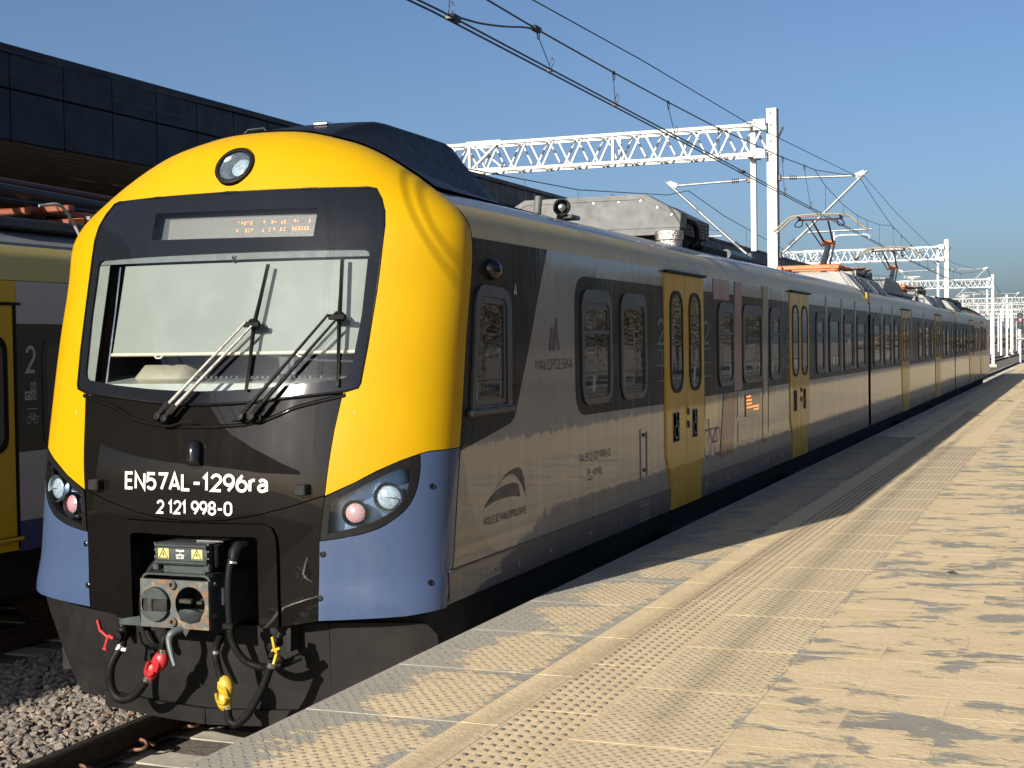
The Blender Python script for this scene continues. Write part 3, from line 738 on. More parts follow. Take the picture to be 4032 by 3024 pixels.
for y0 in (END1, GAP2-.012, END2, GAP3-.012):
    pl = MB(); pl.add([(BW(z)*s*.995,y0+.006,z) for s, zz in ((1,ZC+ZK[1:]+ZR[1:]),(-1,(ZC+ZK[1:]+ZR[1:])[::-1])) for z in zz], [tuple(range(2*len(ZC+ZK[1:]+ZR[1:])))])
    pl.build('car_end', RUB, TR)
# underframe, behind the platform edge
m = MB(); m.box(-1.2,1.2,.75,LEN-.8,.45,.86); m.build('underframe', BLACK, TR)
def side_decal(name, pts, mat_, off, parent=TR):
    f = Flat(); f.poly(pts); return f.build(name, mat_, parent, lambda y, z: (XS+off, y, z))
def strip_decal(name, ys, zs, mat_, off):
    m = MB(); n = len(zs); m.add([(XS+off, ys[0], z) for z in zs]+[(XS+off, ys[1], z) for z in zs], [(i,n+i,n+i+1,i+1) for i in range(n-1)])
    me = m.mesh(name, mat_, None, False); me.polygons.foreach_set('use_smooth', [True]*len(me.polygons)); return inst(name, me, TR)
# sill, darker blue, and the dark cab corner with its diagonal edge
strip_decal('sill_panel', (.36,5.295), [.857,.95,1.040], BLS, .004); strip_decal('sill_panel', (6.31,11.27), [.857,.95,1.040], BLS, .004); strip_decal('sill_panel', (12.32,END1), [.857,.95,1.040], BLS, .004)
for a, b in ((GAP2,23.9),(25.05,31.5),(32.7,END2),(GAP3,44.1),(45.2,50.0),(51.2,55.9)): strip_decal('sill_panel', (a,b), [.857,.95,1.040], BLS, .004)
m = MB(); m.box(XS+.001,XS+.010,.36,5.3,1.041,1.053); m.build('sill_trim', FRM, TR)
m = MB(); m.box(XS+.001,XS+.010,6.34,11.27,1.041,1.053); m.build('sill_trim', FRM, TR)
# dark cab flank: follows the body curve near the top
def flank():
    rows = []
    diag = [(1.738,.567),(1.80,1.0),(1.858,1.383),(1.90,1.455),(2.012,1.527),(2.332,1.724),(2.6,1.87),(2.877,2.029),(2.95,2.07),(3.018,2.111)]
    m = MB(); vs = []
    for z, y in diag: vs += [(XS+.003, YS(z)+.008, z), (XS+.003, max(y, YS(z)+.009), z)]
    m.add(vs, [(2*i,2*i+1,2*i+3,2*i+2) for i in range(len(diag)-1)]); m.build('cab_side_panel', BRN, TR, None, False)
flank()
lower = [(1.738,.567),(1.65,.60),(1.549,.641),(1.42,.695),(1.324,.75),(1.25,.81),(1.185,.89),(1.13,.96),(1.089,1.037),(1.06,1.12),(1.056,1.20)]
m = MB(); vs = []
for z, y in lower: vs += [(XS+.003, YS(z)+.008, z), (XS+.003, y, z)]
m.add(vs, [(2*i,2*i+1,2*i+3,2*i+2) for i in range(len(lower)-1)]); m.build('lower_cab_panel', paint('slate_cab_paint', (.10,.098,.105), .4, .8, wave=.002), TR, None, False)
# dark window bands
def band(pts): side_decal('window_band', pts, BRN, .003)
band(rpoly([(2.69,1.835),(5.10,1.822),(5.145,2.866),(2.69,2.866)], [.22,.001,.001,.25], 8))
band([(6.515,1.83),(11.11,1.83),(11.11,2.866),(6.56,2.866)]); band([(12.53,1.83),(END1,1.83),(END1,2.866),(12.53,2.866)])
for a, b in ((GAP2,23.74),(25.19,31.38),(32.82,END2),(GAP3,43.97),(45.4,49.92),(51.36,53.8)): band([(a,1.83),(b,1.83),(b,2.866),(a,2.866)])
# coloured livery bars
C_RED = paint('dusty_red_paint', (.26,.045,.04), .4, .5, wave=.0022); C_PNK = paint('faded_pink_paint', (.30,.135,.10), .4, .5, wave=.0022)
C_OLV = paint('olive_paint', (.16,.15,.055), .4, .8, wave=.0022); C_YL = paint('livery_yellow_paint', (.55,.40,.07), .4, .8, wave=.0022)
C_NAV = paint('livery_navy_paint', (.05,.055,.085), .4, .8, wave=.0022); C_GRE = paint('livery_pale_paint', (.33,.32,.30), .4, .8, wave=.0022)
lv = MB()
def bar(pts, mt): side_decal('livery_bar', pts, mt, .0045)
bar([(7.23,1.18),(7.80,1.18),(8.02,1.825),(7.42,1.825)], C_RED); bar([(7.93,1.84),(8.30,1.84),(8.33,3.01),(7.98,3.01)], C_PNK); bar([(7.0,2.80),(7.7,2.80),(7.7,3.01),(7.0,3.01)], C_PNK)
bar([(9.40,1.18),(9.62,1.18),(9.80,3.01),(9.45,3.01)], C_OLV); bar([(9.72,1.30),(9.84,1.30),(9.98,1.83),(9.76,1.83)], C_OLV)
bar([(8.07,1.28),(8.56,1.28),(8.5,1.50),(8.1,1.50)], C_NAV); bar([(8.06,1.55),(8.40,1.55),(8.44,1.825),(8.10,1.825)], C_GRE)
bar([(6.60,1.60),(7.17,1.60),(7.17,1.83),(6.62,1.83)], C_YL); bar([(6.78,1.50),(7.12,1.50),(7.15,1.60),(6.76,1.60)], C_YL)
for y in (13.95, 15.45, 16.9, 20.4, 22.0, 25.6, 28.3, 33.2, 36.1, 46.4, 48.0, 50.0): bar([(y,1.9),(y+.14,1.9),(y+.17,3.01),(y+.02,3.01)], C_PNK if int(y*10)%3 else C_OLV)
bar([(46.0,1.06),(49.8,1.06),(49.8,2.99),(46.6,2.99)], C_PNK); bar([(51.3,1.06),(55.6,1.06),(55.4,2.99),(51.4,2.99)], C_RED)

# ---- windows
def win_mesh(w_, barred):
    o = rrect(-w_/2,w_/2,1.905,2.772,.17,6); i = rrect(-w_/2+.058,w_/2-.058,1.960,2.672,.11,6)
    m = MB(); m.frame(o, i, 'x', -.02, .016)
    o2 = rrect(-w_/2+.060,w_/2-.060,1.962,2.670,.108,6); i2 = rrect(-w_/2+.078,w_/2-.078,1.980,2.650,.095,6)
    m.frame(o2, i2, 'x', -.02, .008)
    fr = m.mesh('window_frame', FRM, 50); m = MB(); m.prism(rrect(-w_/2+.07,w_/2-.07,1.97,2.66,.10,6), 'x', .0015, .004); pn = m.mesh('window', PANE)
    b = None
    if barred:
        m = MB(); m.cbox(.0,.014,-w_/2+.062,w_/2-.062,2.432,2.468,.005)
        m.frame(rrect(-w_/2+.080,w_/2-.080,2.47,2.648,.06,4), rrect(-w_/2+.105,w_/2-.105,2.47,2.625,.05,4), 'x', .0, .011); b = m.mesh('window_bar', FRM, 40)
    return fr, pn, b
_wm = {}
def window(yc, w_, barred):
    k = (round(w_,2), barred)
    if k not in _wm: _wm[k] = win_mesh(w_, barred)
    fr, pn, b = _wm[k]
    g_ = inst('window', pn, TR, (XS,yc,0)); inst('window_frame', fr, g_, (XS,yc,0))
    if b: inst('window_bar', b, g_, (XS,yc,0))
C1 = [(3.185,.74,1),(4.17,.74,0),(7.54,.72,1),(8.86,1.04,0),(10.17,.66,1),(13.47,.70,1),(14.77,.98,0),(16.2,.98,1),(17.66,.98,1)]
for y, w_, b in C1: window(y, w_, b); window(LEN-y, w_, b)
for y, w_, b in [(19.74,1.0,1),(21.3,1.0,0),(22.79,.76,1),(27.63,.94,1),(29.22,1.0,0),(30.6,.70,1),(34.03,.88,1),(35.36,1.05,0),(36.86,.78,1)]: window(y, w_, b)
# cab side window with its heavy frame and lower lip
m = MB(); m.frame(rpoly([(.70,1.945),(1.36,1.955),(1.385,2.72),(.815,2.742)], [.03,.03,.16,.13], 5), rpoly([(.735,1.992),(1.285,1.985),(1.30,2.655),(.845,2.670)], [.02,.02,.09,.06], 5), 'x', XS-.02, XS+.022)
cw = MB(); cw.prism(rpoly([(.72,1.98),(1.30,1.98),(1.31,2.67),(.83,2.68)], .05), 'x', XS+.004, XS+.008); cwo = cw.build('cab_side_window', PANE, TR)
m.build('window_frame', FRM, cwo, 50); m = MB(); m.cbox(XS+.0,XS+.04,.655,1.385,1.930,1.975,.01); m.build('window_sill', FRM, cwo)
m = MB(); m.frame(rpoly([(.742,1.998),(1.278,1.992),(1.293,2.648),(.85,2.663)], .03), rpoly([(.775,2.03),(1.235,2.026),(1.25,2.615),(.88,2.63)], .03), 'x', XS+.0, XS+.015); m.build('window_frame', FRM, cwo, 50)
# rear-view camera bulb
m = MB(); m.lathe([(.0,.085),(.03,.08),(.055,.062),(.066,.036),(.07,.0)], (XS-.01,1.07,2.835), (1,.0,-.05), 20); m.build('camera_bulb', M('gloss_black', (.01,.01,.012), .08), TR, 60)
# ---- doors
def door(y0, y1, narrow, far=False):
    ym = (y0+y1)/2
    for k, (a, b, an, bn) in enumerate(((y0,ym-.006,y0+narrow,ym-.006),(ym+.006,y1,ym+.006,y1-narrow))):
        pts = [(an,.858),(bn,.858),(bn,1.10),(b,1.36),(b,2.90),(b,2.988),(a,2.988),(a,2.90),(a,1.36),(an,1.10)]
        m = MB(); n = len(pts); sh = lambda z: XS
        vs = [(sh(p[1])+.011, p[0], p[1]) for p in pts]+[(sh(p[1])-.03, p[0], p[1]) for p in pts]
        m.add(vs, [tuple(range(n)), tuple(range(2*n-1,n-1,-1))]+[(i,i+n,(i+1)%n+n,(i+1)%n) for i in range(n)])
        d = m.build('door', YEL2, TR)
        wy = (a+b)/2 + (.0 if k else .02); ww = .19
        o = rrect(wy-ww-.035,wy+ww+.035,1.905,2.835,.20,7); i = rrect(wy-ww,wy+ww,1.94,2.80,.17,7)
        m = MB(); m.frame(o, i, 'x', XS-.02, XS+.020); wd = MB(); wd.prism(rrect(wy-ww-.01,wy+ww+.01,1.93,2.81,.17,7), 'x', XS+.0125, XS+.015)
        wdo = wd.build('door_window', PANE, d); m.build('window_seal', RUB, d, 50)
        if not far:
            c = wy-.04 if not k else wy-.03; h = .115 if not k else .10
            f = Flat(); f.poly([(c-h,1.455),(c+h,1.455),(c+h,1.735),(c-h,1.735)]); f.mi = 1; f.poly([(c-h+.012,1.467),(c+h-.012,1.467),(c+h-.012,1.723),(c-h+.012,1.723)])
            o_ = f.build('accessibility_sign', [LTX, M('dark_sign_blue' if not k else 'bronze_sign', (.05,.055,.075) if not k else (.22,.16,.06), .4)], d, lambda y, z: (XS+.0135+(.002 if False else 0), y, z))
            f2 = Flat(); f2.poly(circle2d(c,1.700,.018,.016)); f2.stroke([(c,1.68),(c+.005,1.61),(c+.055,1.60),(c+.07,1.54),(c+.09,1.53)], .014); f2.stroke([(c+.002,1.645),(c+.05,1.64)], .012)
            f2.stroke(circle2d(c+.01,1.555,.068,.062,18,math.radians(110),math.radians(370)), .013)
            f2.build('wheelchair_symbol', LTX, d, lambda y, z: (XS+.0165, y, z)); 
            # keep print just in front of its board
            for v in o_.data.vertices: v.co.x += .0006
        if k and not far:
            for z, mt in ((1.72,M('green_push_button', (.01,.10,.075), .3)),(1.60,M('dark_push_button', (.012,.02,.025), .3))):
                m = MB(); m.lathe([(.0,.016),(.026,.014),(.034,.006),(.036,0)], (XS+.012,a+.055,z), (1,0,0), 16); m.build('door_button', mt, d, 50)
    m = MB(); m.cbox(1.43,1.485,y0-.01,y1+.03,2.992,3.016,.006); m.build('rain_rail', RUB, TR)
    m = MB()
    for a, an in ((y0-.035,y0+narrow-.035),(y1+.002,y1-narrow+.002)):
        pts = [(an,.858),(an+.033,.858),(an+.033,1.10),(a+.033,1.36),(a+.033,2.99),(a,2.99),(a,1.36),(an,1.10)]
        vs = [(XS+.007, p[0], p[1]) for p in pts]+[(XS-.01, p[0], p[1]) for p in pts]; n = 8
        m.add(vs, [tuple(range(n))]+[(i,i+n,(i+1)%n+n,(i+1)%n) for i in range(n)])
    m.build('door_surround', YEL2, TR)
    m = MB(); m.box(XS-.028,XS+.0025,ym-.02,ym+.02,.86,2.98); m.build('door_gap', BLACK, TR)
    m = MB(); m.box(1.30,1.56,y0+narrow+.05,y1-narrow-.05,.60,.66); m.build('door_step', BLACK, TR)
door(5.15,6.54,.165); door(11.13,12.50,.165); door(23.75,25.18,.165,True); door(31.40,32.80,.165,True); door(LEN-12.50,LEN-11.13,.165,True); door(LEN-6.54,LEN-5.15,.165,True)
# ---- print on the side
SD = lambda off: (lambda y, z, l: (XS+off+l, y, z))
f = Flat(); f.text('MAŁOPOLSKA', (1.855,2.622,2.186,2.262), .105); f.build('side_lettering', DTX, TR, SD(.0035))
f = Flat(); f.poly([(2.13,2.320),(2.178,2.486),(2.213,2.486),(2.190,2.320)]); f.mi = 1; f.poly([(2.196,2.320),(2.215,2.478),(2.238,2.40),(2.243,2.320)])
f.mi = 2; f.poly([(2.243,2.405),(2.268,2.554),(2.291,2.554),(2.262,2.32),(2.246,2.32)]); f.mi = 3; f.poly([(2.291,2.554),(2.353,2.319),(2.318,2.319),(2.275,2.49)])
f.build('side_emblem', [M('emblem_maroon', (.09,.025,.04), .4), M('emblem_violet', (.055,.03,.06), .4), M('emblem_slate', (.05,.055,.06), .4), M('emblem_olive', (.12,.105,.04), .4)], TR, SD(.0035))
f = Flat(); f.text('A', (1.460,1.512,2.684,2.757)); f.build('side_lettering', WTX, TR, SD(.0065))
f = Flat(); f.text('94 51 2 121 998-0', (2.765,3.510,1.482,1.546), .11); f.build('side_number', DTX, TR, SD(.0035))
f = Flat(); f.text('PL-KMAL', (2.941,3.312,1.362,1.424), .11); f.build('operator_code', DTX, TR, SD(.0035)); f = Flat(); f.stroke([(2.941,1.345),(3.06,1.345)], .009); f.build('underline', DTX, TR, SD(.0035))
f = Flat(); f.text('KOLEJE MAŁOPOLSKIE', (.906,1.640,1.246,1.294), .14, .10)
f.poly([(.91,1.355),(1.0,1.405),(1.123,1.446),(1.25,1.463),(1.40,1.467),(1.457,1.463),(1.498,1.449),(1.53,1.365),(1.42,1.381),(1.318,1.384),(1.20,1.385),(1.094,1.381),(1.0,1.370)])
arc = [(1.078,1.445),(1.165,1.487),(1.256,1.521),(1.32,1.539),(1.392,1.553),(1.46,1.559),(1.517,1.558),(1.545,1.552),(1.565,1.535),(1.598,1.49),(1.618,1.43),(1.636,1.354)]
arci = [(1.085,1.445),(1.189,1.493),(1.24,1.511),(1.296,1.522),(1.35,1.527),(1.405,1.525),(1.46,1.510),(1.513,1.483),(1.552,1.455),(1.582,1.431),(1.612,1.393),(1.634,1.354)]
n = len(arc); f.add((arc+arci, [(i,i+1,n+i+1,n+i) for i in range(n-1)])); f.build('operator_emblem', DTX, TR, SD(.0035))
def sill_print(*calls):
    f = Flat()
    for c_ in calls: getattr(f, c_[0])(*c_[1:])
    f.build('sill_print', LTX, TR, SD(.0055))
sill_print(('stroke',[(.857,.914),(1.160,.924),(1.160,.973),(.857,.962)],.006,True),('text','REV SPS 15 06 2022',(.875,1.145,.926,.960),.13))
sill_print(('text','1L',(1.47,1.497,.911,.958),.16)); sill_print(('text','2L',(3.775,3.80,.911,.955),.16)); sill_print(('poly',circle2d(2.089,.933,.016)))
sill_print(('stroke',[(2.93,.946),(3.006,.947)],.009),('stroke',[(2.967,.942),(2.967,.914)],.012))
sill_print(('stroke',[(4.305,.872),(4.57,.872),(4.57,1.034),(4.305,1.034)],.006,True),('stroke',[(4.305,.955),(4.57,.955)],.005),('text','PKP/MPK',(4.33,4.55,.97,1.015),.13),('text','160/P',(4.33,4.55,.89,.935),.13))
r_ = random.Random(4); y = 6.6
while y < 10.6:
    wd_ = r_.uniform(.05,.32); hh = r_.uniform(.02,.05)
    if r_.random() < .4: sill_print(('stroke',[(y,.925),(y+wd_,.925),(y+wd_,.925+hh*1.7),(y,.925+hh*1.7)],.007,True))
    else: sill_print(*[('stroke',[(y+k*.03,.935),(y+k*.03,.935+hh)],.012) for k in range(max(1,int(wd_/.03)))])
    y += wd_+r_.uniform(.06,.30)
for y in (5.02, 6.68, 11.0, 12.62):
    f = Flat(); f.text('2', (y-.13,y+.13,2.34,2.58)); f.stroke([(y-.13,2.03),(y+.13,2.03),(y+.13,2.30),(y-.13,2.30)], .012, True); f.stroke([(y-.13,2.165),(y+.13,2.165)], .012); f.stroke([(y,2.03),(y,2.30)], .012)
    f.build('class_number', M('worn_grey_print', (.13,.12,.115), .5), TR, SD(.005))
f = Flat(); GB = f
for cx in (6.70,7.13): f.stroke(circle2d(cx,1.36,.145,.14,22), .013, True)
f.stroke([(6.70,1.36),(6.80,1.50),(7.05,1.50),(6.93,1.36),(6.80,1.50)], .014); f.stroke([(6.93,1.36),(7.13,1.36),(7.05,1.52)], .014); f.build('bicycle_print', M('bike_print', (.15,.145,.125), .5), TR, SD(.0060))
dm = MB(); dm.prism(rrect(8.44,9.21,1.538,1.788,.012,3), 'x', XS-.01, XS+.012); dd = dm.build('side_display', M('display_dark_glass', (.05,.05,.045), .1), TR)
LED = emit('orange_led', (1,.22,.05), 1.6)
f = Flat()
for k, (z, a, b) in enumerate(((1.755,8.48,8.70),(1.715,8.48,8.74),(1.675,8.48,8.72),(1.635,8.50,9.12),(1.600,8.86,9.10))):
    y = a
    while y < b: f.poly([(y,z-.008),(y+.035,z-.008),(y+.035,z+.008),(y,z+.008)]); y += .046
f.build('led_text', LED, dd, SD(.0135))
m = MB(); m.frame(rrect(4.34,4.55,1.215,1.64,.015,3), rrect(4.365,4.525,1.24,1.615,.012,3), 'x', XS-.01, XS+.008); hh_ = m.build('side_hatch', GREY, TR)
m = MB(); m.cbox(XS+.004,XS+.02,4.40,4.50,1.575,1.60,.003); m.build('hatch_handle', FRM, hh_); m = MB(); m.lathe([(0,.012),(.014,.01),(.016,0)], (XS+.004,4.45,1.29), (1,0,0), 10); m.build('hatch_lock', FRM, hh_)

# ---- cab front
WR = [(0,3.328),(.55,3.325),(.90,3.322),(.945,3.312),(.993,3.244),(1.026,3.167),(1.039,3.08),(1.037,2.98),(1.030,2.68),(1.014,2.37),(.996,2.155),(.985,2.128),(.915,2.106)]
WB = [(.655,2.082),(.371,2.053),(.18,2.040),(0,2.034)]
low = [(.905,2.098),(.876,1.893),(.838,1.513),(1.0,1.588),(1.114,1.652),(1.23,1.708),(1.322,1.745),(1.36,1.756),(1.44,1.762)]
side_up = [(1.5,1.9),(1.5,2.3),(1.5,2.7),(1.5,2.95),(1.5,3.1),(1.4,3.25),(1.3,3.4),(1.1,3.55),(.9,3.65),(.7,3.72),(.5,3.75),(.3,3.7595)]
R_ = [(-.0001,3.7595)]
outer = [(1.5,1.762)]+[(1.5,1.9),(1.5,2.2),(1.5,2.5),(1.5,2.8),(1.5,3.1),(1.5,3.4),(1.5,3.6),(1.5,3.70),(1.5,3.7595)]
half_in = low[::-1][:-1]+[(.905,2.098)]+[(p[0]+.004 if p[0] > .1 else p[0], p[1]+(.004 if p[1] > 3.3 else 0)) for p in WR[::-1]]   # bottom outer -> up the inner edge -> top centre
poly = outer + [(-x, z) for x, z in outer[::-1]] + [(-x, z) for x, z in half_in[1:]] + half_in[::-1][1:-1]
lampc = (.077,3.494); lamp_hole = circle2d(lampc[0]-.077+.0+.0, lampc[1], .128, .128, 28)
mask = nose_panel('cab_mask', YEL, TR, poly, [lamp_hole], 0, .03)
# headlamp in the roof
def rot_bowl(name, cx, cz, r, depth, ax, mats, parent, lens_r, seg=24):
    p = nose(cx, cz); n = nose_n(cx/HW(cz), cz)
    return p, n
p = nose(0,3.494); n = nose_n(0,3.494); axis = (n*.45+Vector((0,-1,0))*.55).normalized()
m = MB(); m.lathe([(.132,-.03),(.134,.012),(.122,.020),(.108,.016),(.104,-.02)], p, n, 36); hl = m.build('roof_headlamp', RUB, TR, 50)
m = MB(); m.lathe([(.106,.0),(.100,-.05),(.075,-.085),(.03,-.10),(.0,-.10)], p, n, 32); m.build('lamp_reflector', CHR, hl, 60)
pc = p+Vector((.028,-.0,.008)); m = MB(); m.lathe([(.070,-.065),(.072,-.035),(.066,-.030)], pc, n, 28); m.build('lamp_ring', STEEL, hl, 50)
LENS = M('fluted_lens', (.44,.47,.48), .25, 0, var=.35, scale=60, spec=.5)
m = MB(); m.lathe([(.066,-.034),(.05,-.024),(.03,-.019),(.0,-.017)], pc, n, 28); m.build('lamp_lens', LENS, hl, 60)
m = MB(); m.lathe([(.108,.008),(.07,.016),(.0,.018)], p, n, 32); m.build('lamp_glass', LGL, hl, 60)
# windscreen: black border, display window, panes
GT = [(0,2.952),(.55,2.95),(.93,2.944),(.962,2.93),(.972,2.90),(.967,2.607),(.948,2.367),(.938,2.235),(.925,2.20),(.895,2.183),(.648,2.152),(.362,2.128),(.18,2.119),(0,2.115)]
wout = mirror(WR+WB); wout = WR+WB[:-1]+[(0,2.034)]+[(-x,z) for x,z in (WR+WB)[::-1] if x > 0]
ghole = GT[:-1]+[(0,2.115)]+[(-x,z) for x,z in GT[::-1] if x > 0]
dhole = [(-.528,3.222),(.624,3.205),(.618,3.030),(-.532,3.050)]
FRIT = paint('black_glass_border', (.012,.014,.019), .12, .30, grime=.10, grimecol=(.05,.05,.05), coatr=.01, spec=.12)
ws = nose_panel('windscreen', FRIT, TR, wout, [ghole, dhole], -.006, .003)
sk = 1.0
nose_panel('windscreen_pane', WGL, ws, ghole, [], -.006, 0); nose_panel('display_pane', WGL, ws, dhole, [], -.006, 0)
def offs(poly, d):
    c = Vector((0, sum(p[1] for p in poly)/len(poly))); return [(p[0]*(1-d/1.0), c.y+(p[1]-c.y)*(1-d/.6)) for p in poly]
# rubber gasket round the windscreen
gk = MB(); gk.tube([nose(x,z,-.003) for x, z in wout]+[nose(*wout[0],-.003)], .008, 6, False); gk.build('windscreen_gasket', RUB, ws, 60)
# destination display behind its pane
bd_ = nose_panel('destination_display', M('led_board_grey', (.16,.15,.145), .6, var=.05, scale=40), TR, [(-.445,3.192),(.61,3.177),(.605,3.040),(-.436,3.055)], [], -.05, .03)
nose_panel('display_surround', M('display_box_grey', (.045,.052,.058), .5), bd_, [(-.56,3.24),(.65,3.225),(.645,3.01),(-.56,3.03)], [], -.085, .0)
f = Flat(); r_ = random.Random(2)
for zc, xs in ((3.142,(.075,.10,.12,.14,.165,.255,.31,.33,.375,.395,.46,.48,.56)),(3.096,(.07,.135,.155,.175,.255,.30,.33,.375,.40,.455,.475,.495,.515,.535,.555))):
    for x in xs:
        for k in range(3):
            z = zc-.010+k*.008
            if r_.random() < .8: f.poly([(x,z),(x+r_.uniform(.006,.014),z),(x+.012,z+.004),(x,z+.004)])
f.build('led_text', LED, bd_, lambda x, z: tuple(nose(x, z, -.046)))
# black mask below the windscreen: cowl, flap, lower part
LIP = [(.919,2.086),(.75,2.046),(.629,2.015),(.538,1.976),(.464,1.947),(.315,1.917),(.109,1.904),(0,1.905)]
cowl = [(0,2.028),(.18,2.034),(.371,2.047),(.655,2.076),(.90,2.098)]+[(p[0]-.005,p[1]) for p in LIP[:-1]]+[(0,1.905)]
cw2 = cowl+[(-x,z) for x,z in cowl[::-1] if x > 0]
nose_panel('wiper_cowl', BLK, TR, cw2, [], -.022, .03)
flap = [(0,1.900)]+[(p[0],p[1]-.006) for p in LIP[:-1]][::-1]+[(.900,2.08),(.872,1.893),(.833,1.516),(.62,1.448),(.408,1.395),(.20,1.362),(0,1.352)]
nose_panel('mask_flap', BLK, TR, flap+[(-x,z) for x,z in flap[::-1] if x > 0], [], -.003, .03)
lp = MB(); LL = LIP[:-1]; lp.tube([nose(x,z,-.006) for x,z in LL]+[nose(0,1.903,-.006)]+[nose(-x,z,-.006) for x,z in LL[::-1]], .014, 8); lp.build('cowl_lip', BLK, TR, 60)
OPO = [(.559,.752),(.556,1.20),(.550,1.275),(.525,1.325),(.47,1.345),(0,1.340)]; OPI = [(.436,.742),(.438,1.20),(.440,1.25),(.425,1.268),(.395,1.272),(0,1.266)]
lowm = [(.832,1.508),(.808,1.251),(.793,.86),(.789,.790)]+[(.563,.752),(.560,1.20),(.554,1.278),(.528,1.329),(.47,1.349),(0,1.344)]
lm_ = lowm+[(-x,z) for x,z in lowm[::-1] if x > 0]+[(-.62,1.442),(-.408,1.389),(-.20,1.356),(0,1.346+.001),(.20,1.356),(.408,1.389),(.62,1.442)]
nose_panel('mask_lower', BLK, TR, lm_, [], -.003, .03)
of = OPO+[(-x,z) for x,z in OPO[::-1] if x > 0]+[(-x,z) for x,z in OPI if x > 0]+[(0,1.266)]+[(x,z) for x,z in OPI[::-1] if x > 0]
nose_panel('coupler_opening_frame', BLK, TR, of, [], .022, .09)
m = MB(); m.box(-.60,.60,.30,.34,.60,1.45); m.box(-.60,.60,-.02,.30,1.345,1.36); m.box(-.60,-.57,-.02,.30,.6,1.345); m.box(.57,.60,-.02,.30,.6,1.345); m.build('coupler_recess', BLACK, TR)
# number lettering
f = Flat(); f.text('EN57AL-1296ra', (-.497,.503,1.526,1.634), .165); f.build('front_number', WTX, TR, lambda x, z, l: tuple(nose(x, z, .0015+l)))
f = Flat(); f.text('2 121 998-0', (-.255,.268,1.388,1.472), .165); f.build('front_number', WTX, TR, lambda x, z, l: tuple(nose(x, z, .0015+l)))
# small marker bump, stub brackets
m = MB(); c = nose(.01,1.73); m.lathe([(.0,-.10),(.022,-.098),(.042,-.08),(.052,-.04),(.054,.02),(.053,.045),(.046,.052),(.0,.052)], c+Vector((0,-.012,-.0)), (0,-.12,-1), 20); bmp = m.build('front_bump', M('gloss_black', (.01,.01,.012), .08), TR, 50)
for x in (-.717, .714):
    c = nose(x,1.548); m = MB(); m.cbox(x-.036,x+.036,c.y-.055,c.y+.02,1.517,1.580,.006); m.build('stub_bracket', BLACK, TR)
# lamps in the corners
HO = [(.838,1.503),(.976,1.572),(1.114,1.643),(1.215,1.698),(1.316,1.735),(1.320,1.646),(1.303,1.517),(1.257,1.422),(1.16,1.342),(1.07,1.305),(.999,1.286),(.90,1.268),(.812,1.258)]
HI = [(.868,1.474),(.99,1.540),(1.115,1.604),(1.18,1.638),(1.245,1.665),(1.275,1.655),(1.286,1.605),(1.269,1.519),(1.22,1.433),(1.12,1.367),(1.04,1.338),(.957,1.317),(.853,1.295)]
HO = sp2(HO[:5])+sp2(HO[4:])[1:]; HI = sp2(HI[:5])+sp2(HI[4:])[1:]
HB = M('headlamp_housing', (.30,.38,.50), .30, .75, var=.05)  # blue in the base colour stands for reflected sky
REDL = M('red_tail_lens', (.62,.42,.38), .3, .1, var=.1, scale=60); REDD = emit('red_led', (.9,.05,.08), .35)
for s in (1,-1):
    mz = lambda L: [(x*s, z) for x, z in L]
    hd = nose_panel('headlight', RUB, TR, mz(HO), [mz(HI)], .004, .045)
    nose_panel('lamp_glass', LGL, hd, mz(HI), [], .001, 0)
    nose_panel('lamp_housing', HB, hd, mz(HO), [], -.115, 0)
    for cx, cz, r, kind in ((1.183,1.499,.068,'w'),(1.003,1.412,.060,'r')):
        p = nose(cx*s, cz, -.045); n = Vector((.34*s,-1,.05)).normalized()
        m = MB(); m.lathe([(r*1.28,.028),(r*1.22,-.012),(r*.9,-.035)], p, n, 26); m.build('lamp_bowl', CHR if kind == 'w' else M('dark_lamp_bowl', (.10,.09,.095), .3, .6), hd, 50)
        m = MB(); m.lathe([(r,-.02),(r*1.02,.006),(r*.93,.012)], p, n, 26); m.build('lamp_ring', STEEL, hd, 50)
        m = MB(); m.lathe([(r*.93,.010),(r*.7,.020),(r*.4,.026),(0,.028)], p, n, 26); m.build('lamp_lens', LENS if kind == 'w' else REDL, hd, 60)
        if kind == 'r':
            m = MB(); a = n.cross(Vector((0,0,1))).normalized(); b = a.cross(n)
            for i in range(-4,5):
                for j in range(-4,5):
                    if i*i+j*j < 17:
                        q = p+n*.027*(1-(i*i+j*j)/60)+a*(i*.0115+(j%2)*.0057)+b*j*.0115; m.add([q-a*.0035-b*.0028, q+a*.0035-b*.0028, q+a*.0035+b*.0028, q-a*.0035+b*.0028], [(0,1,2,3)])
            m.build('led_cluster', REDD, hd, None, False)
        else:
            m = MB(); m.obox(p+n*.030+Vector((-.05,0,.0)), p+n*.030+Vector((.05,0,.002)), .008, .004); m.build('lamp_bulb_shield', STEEL, hd)
    bp = [(.808,1.251),(.90,1.263),(.999,1.280),(1.07,1.299),(1.162,1.336),(1.26,1.417),(1.308,1.514),(1.325,1.64),(1.322,1.739),(1.36,1.750),(1.5,1.756),(1.5,1.5),(1.5,1.2),(1.5,.95),(1.5,.845),(1.40,.838),(1.284,.822),(1.0,.806),(.795,.794),(.798,.86)]
    bp = sp2(bp[:9])+bp[9:]
    bl = nose_panel('corner_panel', BLU, TR, mz(bp), [], 0, .03)
    for x, z in ((.826,1.178),(.808,.925),(1.375,1.55),(1.385,1.0)):
        p = nose(x*s, z); n = nose_n(x*s/HW(z), z); m = MB(); m.lathe([(.018,-.004),(.018,.003),(.012,.006),(.010,.002),(0,.002)], p, n, 12); m.build('panel_screw', M('dark_screw', (.04,.045,.05), .3, .8), bl, 40)
